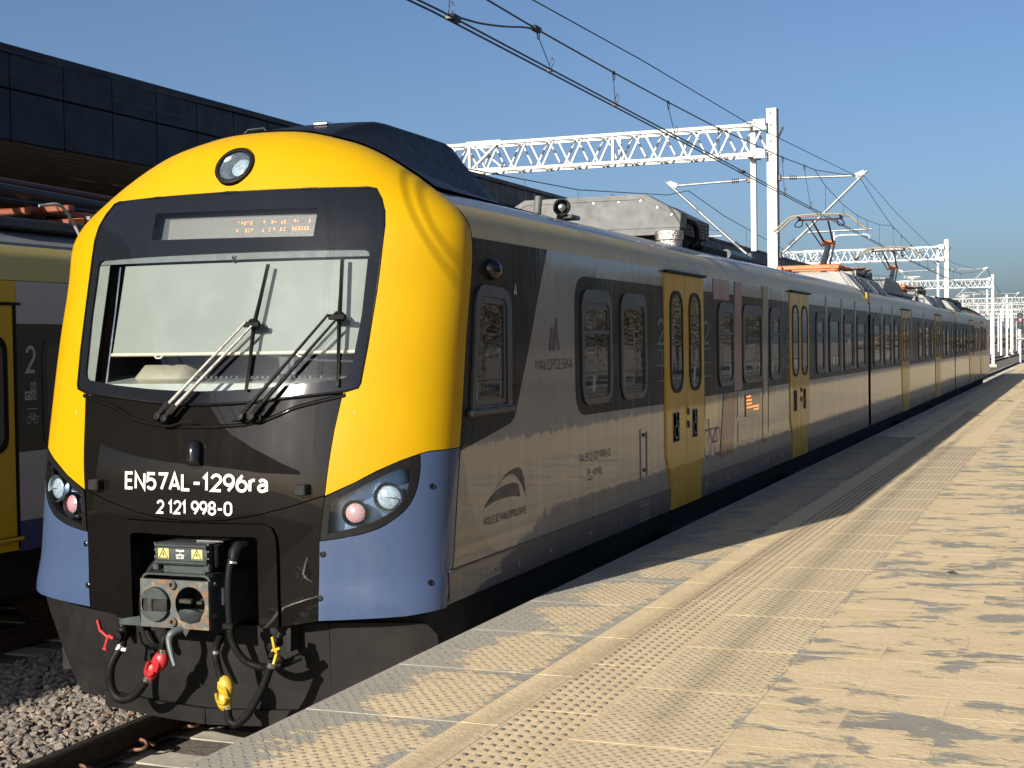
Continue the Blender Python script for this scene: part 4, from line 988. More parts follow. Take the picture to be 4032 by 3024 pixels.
# recessed dark skin behind the joints
m = MB()
# ---- cab interior
CABW = M('cab_wall_grey', (.28,.29,.27), .7); CABD = M('cab_dark', (.075,.085,.095), .7)
m = MB(); m.add([(-1.36,1.75,1.2),(1.36,1.75,1.2),(1.30,1.75,3.15),(-1.30,1.75,3.15)], [(0,1,2,3)]); m.add([(-1.22,.80,3.02),(1.22,.80,3.02),(1.30,1.75,3.02),(-1.30,1.75,3.02)], [(0,1,2,3)]); m.build('cab_back_wall', CABD, TR, None, False)
for q in ([(-1.38,.80,2.0),(-1.30,.92,3.0),(-1.36,1.75,3.0),(-1.40,1.75,2.0)],[(1.38,.80,2.0),(1.30,.92,3.0),(1.36,1.75,3.0),(1.40,1.75,2.0)],[(-1.38,.80,2.0),(-1.02,.36,2.0),(-1.02,.58,2.98),(-1.30,.92,2.98)],[(1.38,.80,2.0),(1.02,.36,2.0),(1.02,.58,2.98),(1.30,.92,2.98)]):
    m = MB(); m.add(q, [(0,1,2,3)]); m.build('cab_side_lining', CABW, TR, None, False)
BL_M = M('white_blind_fabric', (.25,.27,.25), .8, var=.02, scale=2)
nose_panel('pillar_lining', M('pale_pillar_lining', (.20,.215,.20), .7), TR, [(-1.0,2.91),(-.875,2.91),(-.855,2.09),(-1.0,2.09)], [], -.022, .004)
bl_ = nose_panel('sun_blind', BL_M, TR, [(-.755,2.905),(.955,2.895),(.955,2.352),(-.755,2.352)], [], -.045, .004)
m = MB(); m.tube([nose(x,2.348,-.047) for x in [-.76+.1*k for k in range(18)]], .012, 8); m.build('blind_bar', M('cream_blind_bar', (.62,.58,.46), .5), bl_, 50)
m = MB(); m.tube([nose(-.80,2.90,-.045), nose(-.785,2.6,-.045), nose(-.775,2.13,-.045)], .008, 6); m.build('blind_guide', STEEL, bl_)
for x in (-.37,.62):
    m = MB(); m.tube([nose(x-.035,2.342,-.045), nose(x-.015,2.325,-.045), nose(x+.015,2.325,-.045), nose(x+.035,2.342,-.045)], .005, 6); m.build('blind_pull', WTX, bl_)
hd_ = nose_panel('cab_header', M('cab_header_grey', (.13,.145,.145), .7), TR, [(-.985,2.965),(.99,2.955),(.99,2.905),(-.985,2.915)], [], -.022, .004)
p = nose(.10,2.935,-.045); m = MB(); m.cbox(p.x-.045,p.x+.045,p.y-.01,p.y+.04,2.915,2.955,.01); dc = m.build('cab_camera', WTX, TR)
m = MB(); m.lathe([(.032,0),(.030,.012),(.018,.026),(0,.032)], p+Vector((.0,.0,-.012)), (0,-.6,-1), 16); m.build('camera_dome', M('gloss_black', (.01,.01,.012), .08), dc, 60)
m = MB(); m.prism([(.10,1.98),(.16,2.155),(.42,2.185),(.62,2.20),(.66,2.12),(.66,1.6),(.2,1.6)], 'x', -.98, .98); ds = m.build('dashboard', M('dash_grey', (.34,.36,.34), .55), TR)
m = MB(); m.cbox(-.62,-.18,.14,.60,2.10,2.27,.08); m.build('instrument_hood', M('dash_cream', (.36,.33,.25), .6), ds, 60)
m = MB()
for k in range(26): m.box(-.20+k*.036,-.186+k*.036,.20,.36,2.184,2.197)
m.build('air_vents', CABD, ds)
m = MB(); m.cbox(-.40,-.33,.66,.70,2.15,2.36,.01); m.build('handset_post', M('dash_cream', (.36,.33,.25), .6), ds)
# ---- wipers
WARM = M('worn_wiper_arm', (.40,.38,.34), .45, .3, var=.35, scale=30, dirt=.5, dirtcol=(.03,.03,.03))
def wiper(b1, t1, b2, t2, bt, bm_, bb, worn, loop):
    hub = nose(*bm_, .05); W_ = MB()
    P1a, P1b, P2a, P2b = nose(*b1,.055), nose(*t1,.062), nose(*b2,.055), nose(*t2,.062)
    W_.tube([P1a, P1a.lerp(P1b,.4), P1b], [.014,.011,.008], 6); W_.tube([P2a, P2a.lerp(P2b,.4), P2b], [.015,.012,.008], 6)
    wp = W_.build('wiper', worn, TR, 60)
    B = MB(); top, mid, bot = nose(*bt,.018), nose(*bm_,.022), nose(*bb,.014)
    B.obox(mid, top, .008, .022, (1,0,0)); B.obox(mid, bot, .008, .020, (1,0,0)); 
    B.tube([top, mid+Vector((0,-.012,0)), bot], [.005,.010,.004], 6); B.build('wiper_blade', RUB, wp, 40)
    H = MB(); H.lathe([(.030,-.02),(.034,.0),(.03,.03),(.012,.045)], mid, (0,-1,.2), 12); H.cbox(mid.x-.055,mid.x+.055,mid.y-.045,mid.y-.018,mid.z-.018,mid.z+.016,.006); H.build('wiper_hub', RUB, wp, 40)
    K = MB()
    for q in (b1, b2):
        c = nose(q[0]-.02, q[1]-.03, 0); K.lathe([(.030,-.03),(.030,.055),(.022,.075),(0,.078)], c, nose_n(q[0]/1.4,q[1]), 14); K.obox(nose(q[0]-.035,q[1]-.045,.06), nose(q[0]+.04,q[1]+.055,.062), .030, .022)
    K.build('wiper_pivot', RUB, wp, 40)
    L = MB(); L.tube(bez([nose(x,z,.035) for x,z in loop], 5), .006, 6); L.build('washer_hose', RUB, wp, 60)
wiper((-.215,1.985),(.287,2.504),(-.165,1.972),(.330,2.480),(.362,2.860),(.325,2.500),(.320,2.112), WARM, [(-.20,1.985),(-.235,1.95),(-.24,1.915),(-.20,1.90),(-.15,1.905),(-.08,1.925),(.0,1.93)])
wiper((.345,1.985),(.790,2.540),(.412,1.985),(.835,2.505),(.820,2.890),(.845,2.535),(.872,2.135), RUB, [(.42,1.98),(.44,1.945),(.40,1.93),(.33,1.935),(.26,1.935)])

# ---- snow plough apron
APM = M('scuffed_black_apron', (.011,.0105,.010), .6, var=.3, dirt=.5, dirtcol=(.036,.029,.022), scale=4, spec=.2)
def ap_y(x, z): return .035+.135*x*x+(.76-z)*.03
def apron_piece(name, xz, off=0, th=.02):
    loops = [[Vector((x,z,0)) for x,z in xz]]; bm = bmesh.new(); bv = [bm.verts.new(p) for p in loops[0]]
    for tr in tessellate_polygon(loops): bm.faces.new([bv[i] for i in tr])
    for k in range(-14,15): bmesh.ops.bisect_plane(bm, geom=bm.verts[:]+bm.edges[:]+bm.faces[:], plane_co=(k*.1+.003,0,0), plane_no=(1,0,0))
    bm.verts.index_update(); m = MB(); nv = len(bm.verts)
    m.v = [(v.co.x, ap_y(v.co.x,v.co.y)+off, v.co.y) for v in bm.verts]+[(v.co.x, ap_y(v.co.x,v.co.y)+off+th, v.co.y) for v in bm.verts]
    for f_ in bm.faces: i = [v.index for v in f_.verts]; m.f.append(tuple(i)); m.f.append(tuple(k+nv for k in i[::-1]))
    for e in bm.edges:
        if len(e.link_faces) == 1: i, j = e.verts[0].index, e.verts[1].index; m.f.append((i,j,j+nv,i+nv))
    m.m = [0]*len(m.f); bm.free(); return m.build(name, APM, TR, 30)
apron_piece('plough_plate', [(-1.405,.765),(-1.36,.665),(-1.29,.545),(-1.22,.42),(-1.15,.315),(-1.08,.22),(-1.03,.185),(-.78,.20),(0,.19),(.78,.20),(.776,.755),(.40,.725),(0,.715),(-.45,.725),(-.9,.75)])
apron_piece('plough_side_plate', [(.784,.755),(1.28,.758),(1.34,.745),(1.39,.690),(1.40,.60),(1.30,.45),(1.15,.315),(1.03,.185),(.784,.20)], -.008)
apron_piece('plough_lip', [(-.80,.245),(-.015,.212),(-.018,.118),(-.80,.150)], -.045, .04); apron_piece('plough_lip', [(-.010,.212),(.80,.245),(.80,.150),(-.008,.118)], -.045, .04)
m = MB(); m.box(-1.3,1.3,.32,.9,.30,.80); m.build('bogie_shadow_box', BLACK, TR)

# ---- coupler
CY = -.30
cp = MB(); cp.prism(rpoly([(-.235,.752),(.238,.752),(.238,1.068),(-.235,1.068)], [.004,.004,.05,.05], 4), 'y', CY+.165, .25); ro_ = rpoly([(-.235,.752),(.238,.752),(.238,1.068),(-.235,1.068)], [.004,.004,.05,.05], 4); ri_ = [(.0015+(p[0]-.0015)*.955, .91+(p[1]-.91)*.93) for p in ro_]; cp.frame(ro_, ri_, 'y', CY+.012, CY+.168); cpl = cp.build('coupler', GRN, TR, 30)
o = [(-.225,.757),(.237,.757),(.237,1.035),(-.225,1.035)]
def plate_with_holes(o, holes, y0, y1):
    loops = [[Vector((*p,0)) for p in o]]+[[Vector((*p,0)) for p in h] for h in holes]; fl = [p for l in loops for p in l]; m = MB()
    tr = tessellate_polygon(loops); n = len(fl); vs = [(p.x,y0,p.y) for p in fl]+[(p.x,y1,p.y) for p in fl]; fs = [tuple(t) for t in tr]+[tuple(i+n for i in t[::-1]) for t in tr]
    b = 0
    for l in loops:
        k = len(l); fs += [(b+i,b+(i+1)%k,b+(i+1)%k+n,b+i+n) for i in range(k)]; b += k
    return m.add(vs, fs)
cone_c, cup_c, rr = (-.118,.893), (.113,.900), .100
m = plate_with_holes(o, [circle2d(*cone_c,.102,.100,28), circle2d(*cup_c,.100,.102,28)], CY-.012, CY+.010); m.build('coupler_faceplate', RUST, cpl, 30)
m = MB(); m.lathe([(.101,-.004),(.098,-.055),(.085,-.085),(.05,-.098),(0,-.10)], (cone_c[0],CY,cone_c[1]), (0,-1,0), 28); cn_ = m.build('coupler_cone', GRN, cpl, 40)
m = MB(); m.lathe([(.100,.010),(.096,-.05),(.075,-.14),(.0,-.15)], (cup_c[0],CY,cup_c[1]), (0,-1,0), 28); m.build('coupler_cup', BLACK, cpl, 50)
m = MB(); m.box(cone_c[0]-.075,cone_c[0]+.085,CY-.03,CY-.002,cone_c[1]-.036,cone_c[1]+.034); m.build('cone_slot', BLACK, cpl)
# the cone's two jaws stand proud of the plate
for z0, z1 in ((.034,.098),(-.098,-.040)):
    pts = [(cone_c[0]+.099*math.cos(a), cone_c[1]+.097*math.sin(a)) for a in [math.asin(max(-1,min(1,z0/.0985)))+(math.pi-2*math.asin(max(-1,min(1,z0/.0985))))*k/12 for k in range(13)]] if z0 > 0 else [(cone_c[0]+.099*math.cos(a), cone_c[1]-.097*math.sin(a)) for a in [.40+(math.pi-.8)*k/12 for k in range(13)]]
    m = MB(); m.prism(pts, 'y', CY-.038, CY-.006); m.build('coupler_jaw', GRN, cpl, 30)
m = MB(); m.cbox(cone_c[0]-.045,cone_c[0]-.008,CY-.042,CY-.0,cone_c[1]-.040,cone_c[1]+.036,.006); m.build('coupler_hook', M('bare_dark_steel', (.12,.115,.105), .4, .8), cpl)
m = MB(); m.cbox(cup_c[0]-.095,cup_c[0]-.01,CY+.012,CY+.05,cup_c[1]-.004,cup_c[1]+.024,.005); m.cbox(cup_c[0]+.02,cup_c[0]+.06,CY+.02,CY+.05,cup_c[1]-.006,cup_c[1]+.014,.004); m.build('coupler_hook', M('bare_dark_steel', (.12,.115,.105), .4, .8), cpl)
m = MB(); m.lathe([(.095,-.02),(.07,-.06),(0,-.075)], (cup_c[0],CY+.04,cup_c[1]-.06), (0,.5,.7), 18); m.build('cup_seat', GRN, cpl, 50)
for x, z in ((.0,1.008),(.0,.793)):
    m = MB(); m.lathe([(.026,-.0),(.026,.014),(.020,.020),(.013,.016),(.013,-.0)], (x,CY-.012,z), (0,-1,0), 16); m.build('air_port', RUST, cpl, 40)
m = MB(); m.prism([(-.225,.758),(-.235,.815),(-.36,.792),(-.378,.778),(-.378,.758)], 'y', CY-.010, CY+.012); m.build('guide_horn', GRN, cpl)
m = MB(); m.prism([(.05,.756),(.105,.756),(.078,.712)], 'y', CY-.010, CY+.012); m.build('pointer', GRN, cpl)
m = MB(); m.tube(bez([(.085,-.24,.765),(.02,-.34,.742),(.0,-.36,.70),(.025,-.38,.63),(.062,-.40,.56)], 5), [.022]*10+[.021,.019,.018,.018,.017,.016,.015,.014,.014,.013,.012][:11], 10); m.build('release_handle', M('grey_handle', (.10,.115,.12), .45), cpl, 60)
for x, z in ((.238,1.01),(.238,.83)):
    m = MB(); m.lathe([(.016,0),(.016,.012),(.0,.014)], (x,CY+.05,z), (1,0,0), 6); m.build('coupler_bolt', STEEL, cpl)
m = MB(); m.cbox(.238,.250,CY+.12,CY+.15,.88,.98,.003); m.build('side_strap', WTX, cpl)
# electric head on top
E0 = -.285
m = MB(); m.prism(rpoly([(E0,1.118),(E0+.24,1.118),(E0+.24,1.238),(E0+.02,1.245),(E0,1.238)], .01, 2), 'x', -.135, .215)
for z in (1.135,1.232): m.cbox(-.137,.217,E0-.010,E0+.015,z-.007,z+.007,.003)
for z in (1.218,1.150): m.cbox(-.135,.215,E0-.006,E0+.015,z-.004,z+.004,.0015)
eb = m.build('electric_coupler_head', GRN, TR, 30)
WY_ = M('warning_label_yellow', (.72,.64,.20), .5); WB_ = M('black_print', (.015,.015,.015), .5)
for cx in (-.078,.150):
    f = Flat(); f.poly([(cx-.036,1.153),(cx+.036,1.153),(cx+.036,1.216),(cx-.036,1.216)]); f.mi = 1; f.stroke([(cx-.030,1.158),(cx+.030,1.158),(cx,1.211)], .0045, True)
    f.poly([(cx+.004,1.197),(cx-.009,1.180),(cx-.001,1.180),(cx-.006,1.165),(cx+.009,1.184),(cx+.001,1.184)])
    o_ = f.build('warning_label', [WY_, WB_], eb, lambda x, z: (x, E0-.0025, z))
    for p_ in o_.data.polygons:
        if p_.material_index == 1:
            for vi in p_.vertices: o_.data.vertices[vi].co.y = E0-.0045
f = Flat(); f.stroke([(.008,1.204),(.030,1.204),(.038,1.190),(.030,1.176),(.008,1.176)], .009); f.stroke([(.064,1.204),(.046,1.204),(.036,1.190),(.046,1.176),(.064,1.176)], .009); f.text('DELLNER', (.010,.062,1.156,1.167), .2); f.build('maker_mark', WTX, eb, lambda x, z: (x, E0-.0035, z))
for x in (-.137,.217):
    for z in (1.125,1.16,1.20,1.24):
        m = MB(); m.lathe([(.006,0),(.006,.008),(0,.009)], (x,E0+.008,z), (-1 if x < 0 else 1,0,0), 6); m.build('head_screw', STEEL, eb)
m = MB(); m.cbox(.19,.235,E0-.012,E0+.03,1.085,1.122,.006); m.cbox(-.15,-.11,E0-.012,E0+.03,1.085,1.122,.006); m.box(-.10,.18,E0+.03,E0+.05,1.07,1.12); m.build('head_bracket', GRN, eb)
m = MB(); m.cbox(.225,.25,E0+.05,E0+.20,1.10,1.24,.01); m.build('head_cover_arm', RUB, eb); m = MB(); m.box(.08,.26,E0+.10,E0+.20,1.246,1.254); m.build('head_lid', STEEL, eb)

# ---- air hoses, cocks and cables
def hose(name, pts, r, mt, parent=TR, n=10, ribs=0):
    m = MB(); p = bez(pts, 6)
    if ribs:
        q = []
        for i in range(len(p)-1):
            for k in range(4): q.append(p[i].lerp(p[i+1], k/4))
        m.tube(q, [r*(1.0 if i%2 else .88) for i in range(len(q))], n)
    else: m.tube(p, r, n)
    return m.build(name, mt, parent, 60)
HY = -.25; sx = -.035
H = lambda x, z, y=HY: (x+sx, y, z)
GRED = M('red_gladhand', (.55,.025,.03), .45, var=.15, dirt=.4, dirtcol=(.10,.02,.02), scale=25); GYEL = M('yellow_gladhand', (.62,.42,.03), .45, var=.15, dirt=.4, dirtcol=(.15,.09,.02), scale=25)
h1 = hose('air_hose', [H(-.405,.62,-.20),H(-.452,.50),H(-.462,.39),H(-.43,.32),H(-.372,.298),H(-.285,.335),H(-.195,.437)], .026, RUB)
hose('air_hose', [H(-.073,.75,-.16),H(-.075,.68),H(-.092,.60)], .022, RUB)
h2 = hose('air_hose', [H(.255,.70,-.16),H(.272,.626),H(.292,.52),H(.315,.455)], .023, RUB)
hose('air_hose', [H(.345,.31),H(.352,.25),H(.372,.222),H(.41,.218),H(.475,.272),H(.53,.355),H(.585,.445),H(.640,.575)], .024, RUB)
def clamp(p0, p1, r):
    m = MB(); m.tube([p0,p1], r, 14); m.build('hose_clamp', STEEL, TR, 40)
clamp(H(-.412,.610,-.205),H(-.425,.580,-.215),.029); clamp(H(-.088,.617),H(-.092,.590),.027); clamp(H(-.205,.424),H(-.187,.448),.029); clamp(H(.311,.472),H(.315,.448),.027); clamp(H(.343,.322),H(.346,.298),.027); clamp(H(.635,.560),H(.645,.588),.028); clamp(H(.276,.610),H(.272,.630),.027)
def gladhand(c, ang, mt, L=.17):
    c = Vector(c); d = Vector((math.sin(ang),0,math.cos(ang)))*1.12; s = Vector((d.z,0,-d.x))*1.35; y = Vector((0,1.2,0)); m = MB()
    def blob(p, ru, rv, ry):
        vs = []; fs = []; n, k = 10, 6
        for i in range(k+1):
            th = math.pi*i/k
            for j in range(n):
                ph = 2*math.pi*j/n; vs.append(p + d*(ru*math.cos(th)) + s*(rv*math.sin(th)*math.cos(ph)) + y*(ry*math.sin(th)*math.sin(ph)))
        for i in range(k):
            for j in range(n): fs.append((i*n+j,i*n+(j+1)%n,(i+1)*n+(j+1)%n,(i+1)*n+j))
        m.add(vs, fs)
    blob(c+d*.035+s*.008, .060, .034, .034); blob(c-d*.035-s*.008, .056, .032, .032)
    m.tube([c+d*L*.5, c+d*.05], [.022,.030], 10); m.tube([c-d*L*.5, c-d*.05], [.022,.030], 10)
    g_ = m.build('gladhand', mt, TR, 60)
    m = MB()
    m.tube(bez([c+d*.012-y*.028-s*.024, c-d*.03-y*.031-s*.020, c-d*.045-y*.029+s*.004, c-d*.022-y*.030+s*.018], 5), .010, 6)
    m.tube(bez([c-d*.012-y*.028+s*.024, c+d*.03-y*.031+s*.020, c+d*.048-y*.029-s*.004], 5), .010, 6)
    m.build('gladhand_claw', mt, g_, 60)
gladhand(H(-.137,.515), .50, GRED); gladhand(H(.330,.385), -.17, GYEL)
# stop cocks
def cock(c, mt, flip):
    c = Vector(c); m = MB(); m.lathe([(.020,-.075),(.024,-.04),(.034,-.03),(.034,.03),(.024,.04),(.024,.07)], c, (.25*flip,.35,1), 12); m.lathe([(.0,-.06),(.028,-.055),(.030,.0),(.024,.04)], c, (0,1,.1), 12); ck = m.build('stop_cock', RUB, TR, 40)
    m = MB(); m.lathe([(.020,-.03),(.028,-.02),(.028,.005),(.020,.012)], c+Vector((-.02*flip*-1,-.0,-.075)), (.25*flip,.2,1), 6); m.build('hex_nut', M('bronze_nut', (.12,.08,.05), .45, .8), ck)
    return ck
c1 = cock(H(-.425,.668,-.17), GRED, -1); c2 = cock(H(.625,.670,-.17), GYEL, 1)
m = MB(); m.obox(H(-.565,.755,-.22),H(-.545,.690,-.22),.020,.014); m.obox(H(-.548,.695,-.22),H(-.500,.655,-.21),.020,.014); m.obox(H(-.500,.665,-.21),H(-.470,.650,-.20),.030,.018); m.obox(H(-.505,.655,-.21),H(-.525,.585,-.22),.016,.012); m.obox(H(-.530,.585,-.22),H(-.505,.583,-.22),.016,.012); m.build('cock_lever', GRED, c1)
m = MB(); m.obox(H(.640,.728,-.23),H(.655,.655,-.23),.020,.014); m.obox(H(.655,.660,-.23),H(.635,.645,-.22),.022,.014); m.obox(H(.655,.660,-.23),H(.668,.635,-.23),.020,.014); m.obox(H(.668,.640,-.23),H(.640,.560,-.23),.020,.014); m.obox(H(.655,.655,-.23),H(.690,.668,-.23),.022,.014); m.build('cock_lever', GYEL, c2)
m = MB(); m.tube([H(-.398,.588,-.22),H(-.365,.588,-.22)], .011, 8); m.build('clamp_tag', WTX, h1)
hose('jumper_cable', [(.330,-.16,1.20),(.318,-.20,1.13),(.312,-.22,.98),(.318,-.22,.78),(.335,-.22,.675),(.40,-.20,.575),(.50,-.17,.535),(.60,-.13,.548),(.70,-.07,.59)], .024, RUB, TR, 10, 1)
m = MB(); m.tube([(.355,-.10,1.215),(.338,-.15,1.215),(.330,-.17,1.19),(.326,-.18,1.14)], [.034,.038,.040,.034], 12); m.build('cable_plug', RUB, TR, 40); clamp((.325,-.185,1.140),(.324,-.187,1.128),.033)
m = MB(); m.cbox(.285,.355,-.255,-.18,.755,.790,.006); m.build('cable_bracket', RUB, TR)
hose('jumper_cable', [(-.20,-.10,1.15),(-.265,-.15,1.06),(-.300,-.17,.95),(-.315,-.17,.82),(-.30,-.15,.70),(-.28,-.12,.62),(-.25,-.06,.58)], .024, RUB, TR, 10, 1)

# ---- roof equipment of the first car
FA = MB()
prof = [(.88,3.735,.46,.70),(1.08,3.795,.43,.72),(1.30,3.850,.395,.73),(1.40,3.875,.385,.74),(1.55,3.908,.38,.74),(1.70,3.932,.378,.74),(1.85,3.940,.375,.74),(2.4,3.937,.375,.74),(2.86,3.932,.375,.74),(2.97,3.912,.38,.74),(3.10,3.850,.385,.73),(3.26,3.745,.395,.72),(3.42,3.640,.41,.71),(3.55,3.545,.43,.71),(3.67,3.462,.46,.70)]
vs = []; fs = []; n = 41
for y, zt, wt, wb in prof:
    zb = 3.56-.19*max(0,min(1,(y-1.2)/2.2)); zb = min(zb, zt-.02); r_c = min(.05, (zt-zb)*.4)
    for k in range(n):
        u = -1+2*k/(n-1); a = abs(u)
        if a <= .6: x = (wt-r_c)*a/.6; z = zt-.010*(a/.6)**2
        elif a <= .76: q = (a-.6)/.16*math.pi*.42; x = wt-r_c+r_c*math.sin(q); z = zt-.010-r_c+r_c*math.cos(q)
        else:
            q = (a-.76)/.24; x0_ = wt-r_c+r_c*math.sin(math.pi*.42); z0_ = zt-.010-r_c+r_c*math.cos(math.pi*.42); x = x0_+(wb-x0_)*q; z = z0_+(zb-z0_)*q
        vs.append((math.copysign(x,u) if u else 0, y, z))
for i in range(len(prof)-1):
    for k in range(n-1): fs.append((i*n+k,i*n+k+1,(i+1)*n+k+1,(i+1)*n+k))
fs.append(tuple(range(n))[::-1]); fs.append(tuple((len(prof)-1)*n+k for k in range(n)))
FA.add(vs, fs); fair = FA.build('roof_fairing', DRK, TR, 60)
BZ = [(x/20*1.1, 0) for x in range(21)]
def bz_of_x(x):
    lo, hi = 3.0, 3.47
    for _ in range(24):
        mid = (lo+hi)/2
        if BW(mid) > x: lo = mid
        else: hi = mid
    return lo
m = MB(); vs = []; ys_ = [.845,.9,1.1,1.4,1.8,2.3,2.8,3.3,3.8,4.2]; nk = 13
for y in ys_:
    f_ = max(0, min(1, (y-.86)/(4.2-.86))); e = f_**.8
    for k in range(-nk, nk+1):
        u = abs(k)/nk; zn = 3.757-(u**1.5)*(3.757-3.335); xn = HW(zn); xb = .74*u; zb = bz_of_x(xb)+.018
        x_, z_ = xn+(xb-xn)*e, zn+.014+(zb-zn-.014)*e
        vs.append((math.copysign(x_, k) if k else 0, y, z_))
nz = 2*nk+1; m.add(vs, [(i*nz+k,i*nz+k+1,(i+1)*nz+k+1,(i+1)*nz+k) for i in range(len(ys_)-1) for k in range(nz-1)]+[tuple((len(ys_)-1)*nz+k for k in range(nz))])
m.build('roof_apron', DRK, TR, 60)
m = MB(); m.tube([(-.36,1.1,3.78),(-.32,1.12,3.83),(-.20,1.12,3.835),(-.16,1.1,3.80)], .007, 6); m.build('roof_handrail', FRM, TR); m = MB(); m.cbox(.04,.15,1.36,1.46,3.868,3.892,.006); m.build('roof_antenna', STEEL, TR)
# horn and pipe
m = MB(); c = Vector((.92,3.92,3.49)); m.lathe([(.060,.02),(.074,.0),(.068,-.012),(.05,-.04),(.028,-.10),(.022,-.16),(.022,-.22)], c, (.25,-1,.05), 24); m.lathe([(.030,-.02),(.0,-.012)], c, (.25,-1,.05), 16); m.cbox(.86,1.0,3.95,4.16,3.395,3.43,.006); m.obox((.90,4.05,3.42),(.90,4.05,3.49),.04,.03); m.build('horn', M('grey_horn', (.12,.13,.125), .4, .5), TR, 50)
m = MB(); m.tube([(.80,3.66,3.42),(.812,3.67,3.56)], .032, 14); m.build('roof_pipe', ALU, TR, 50)
# air conditioning unit
HX = .80
def hexa(k, dz=0): return [(-.66*k,3.905-dz),(.66*k,3.905-dz),(1.045*k,3.70-dz*.4),(1.03*k,3.505),(.72*k,3.49),(-.72*k,3.49),(-1.03*k,3.505),(-1.045*k,3.70-dz*.4)]
hv = MB(); hv.prism(hexa(1), 'y', 7.26, 7.34); hvo = hv.build('air_conditioner', ALU, TR)
m = MB(); m.frame([(-.67,3.915),(.67,3.915),(1.055,3.705),(1.04,3.56),(-1.04,3.56),(-1.055,3.705)], [(-.65,3.865),(.65,3.865),(1.00,3.685),(1.00,3.57),(-1.00,3.57),(-1.00,3.685)], 'y', 7.252, 7.50); m.build('cover_flange', ALU, hvo)
for x, z in ((-.5,3.845),(-.2,3.845),(.1,3.845),(.38,3.845),(.62,3.845),(.80,3.77),(.95,3.69)): m = MB(); m.lathe([(.014,0),(.012,.006),(0,.008)], (x,7.262,z), (0,-1,0), 8); m.build('cover_rivet', STEEL, hvo)
m = MB(); m.prism(hexa(.955,.015), 'y', 7.342, 8.72); hv2 = m.build('condenser', M('dark_condenser', (.05,.055,.06), .5), TR)
m = MB()
for k in range(5): m.box(.994,1.006,7.62,8.66,3.515+k*.036,3.523+k*.036)
for k in range(9): m.box(.994,1.007,7.62+k*.128,7.632+k*.128,3.51,3.67)
m.build('condenser_grille', M('light_grille', (.20,.20,.19), .5), hv2)
m = MB(); m.box(-.9,.9,7.4,8.7,3.38,3.50); m.build('condenser_base', BLACK, hv2)
m = MB(); m.tube(bez([(1.0,7.7,3.66),(1.05,7.85,3.62),(1.06,7.9,3.48),(1.02,7.75,3.38)], 5), .028, 8); m.build('condenser_hose', RUB, hv2, 60)
m = MB(); m.cbox(.75,1.0,8.4,9.6,3.34,3.44,.01); m.build('condenser_foot', BLACK, hv2)
m = MB(); m.lathe([(.13,.0),(.13,.06),(.145,.07),(.15,.16)], (.92,7.28,3.36), (0,0,1), 20); m.build('air_duct', M('crumpled_foil', (.45,.42,.38), .3, .9, var=.4, scale=25, bumpy=1), TR, 50)
m = MB(); m.tube([(.80,10.4,3.46),(.80,11.4,3.46)], .06, 12); m.tube([(.80,11.4,3.46),(.80,11.7,3.46)], .045, 12); m.build('air_cylinder', M('dark_cylinder', (.05,.055,.06), .35), TR, 40)
# slanted vent housings and roof boxes of the middle car
LGR = M('light_grey_roof_box', (.34,.34,.325), .55, var=.1, dirt=.4, dirtcol=(.2,.19,.17), scale=2)
def vent_house(y0, y1):
    m = MB(); m.prism([(1.285,3.24),(1.31,3.17),(.70,3.55),(.72,3.60),(.92,3.60),(1.02,3.545)], 'y', y0, y1); v_ = m.build('vent_housing', LGR, TR)
    sm_ = MB(); d = Vector((1.285-1.02,0,3.24-3.545)); nrm = Vector((.305,0,.265)).normalized()
    w2 = (y1-y0)/2
    for yy in (y0+.25*(y1-y0), y0+.72*(y1-y0)):
        for q in (-1,1):
            yc = yy+q*.33; a = Vector((1.02,yc,3.545))+d*.10+nrm*.004; b = Vector((1.02,yc,3.545))+d*.88+nrm*.004
            m = MB(); m.obox(a, b, .48, .02, nrm)
            for k in range(6): c_ = a.lerp(b,(k+.5)/6)+nrm*.012; m.obox(c_+Vector((0,-.23,0)), c_+Vector((0,.23,0)), .035, .012, nrm+d.normalized()*.6)
            m.build('louvre', M('dark_louvre', (.035,.037,.04), .5), v_)
vent_house(GAP2+.05, 23.2); vent_house(32.6, END2-.06); vent_house(GAP3+2.2, GAP3+5.0)
m = MB(); m.prism([(24.6,3.40),(25.2,3.74),(27.6,3.70),(28.3,3.60),(28.3,3.42)], 'x', -.95, .95); m.build('roof_container', LGR, TR)
m = MB(); m.cbox(-.75,.75,44.5,47.2,3.40,3.80,.05); m.prism([(47.2,3.40),(47.2,3.78),(49.3,3.72),(50.2,3.40)], 'x', -.8, .8); m.build('air_conditioner', DRK, TR)
m = MB(); m.box(-.8,.8,38.6,40.0,3.4,3.7); m.build('roof_container', LGR, TR)
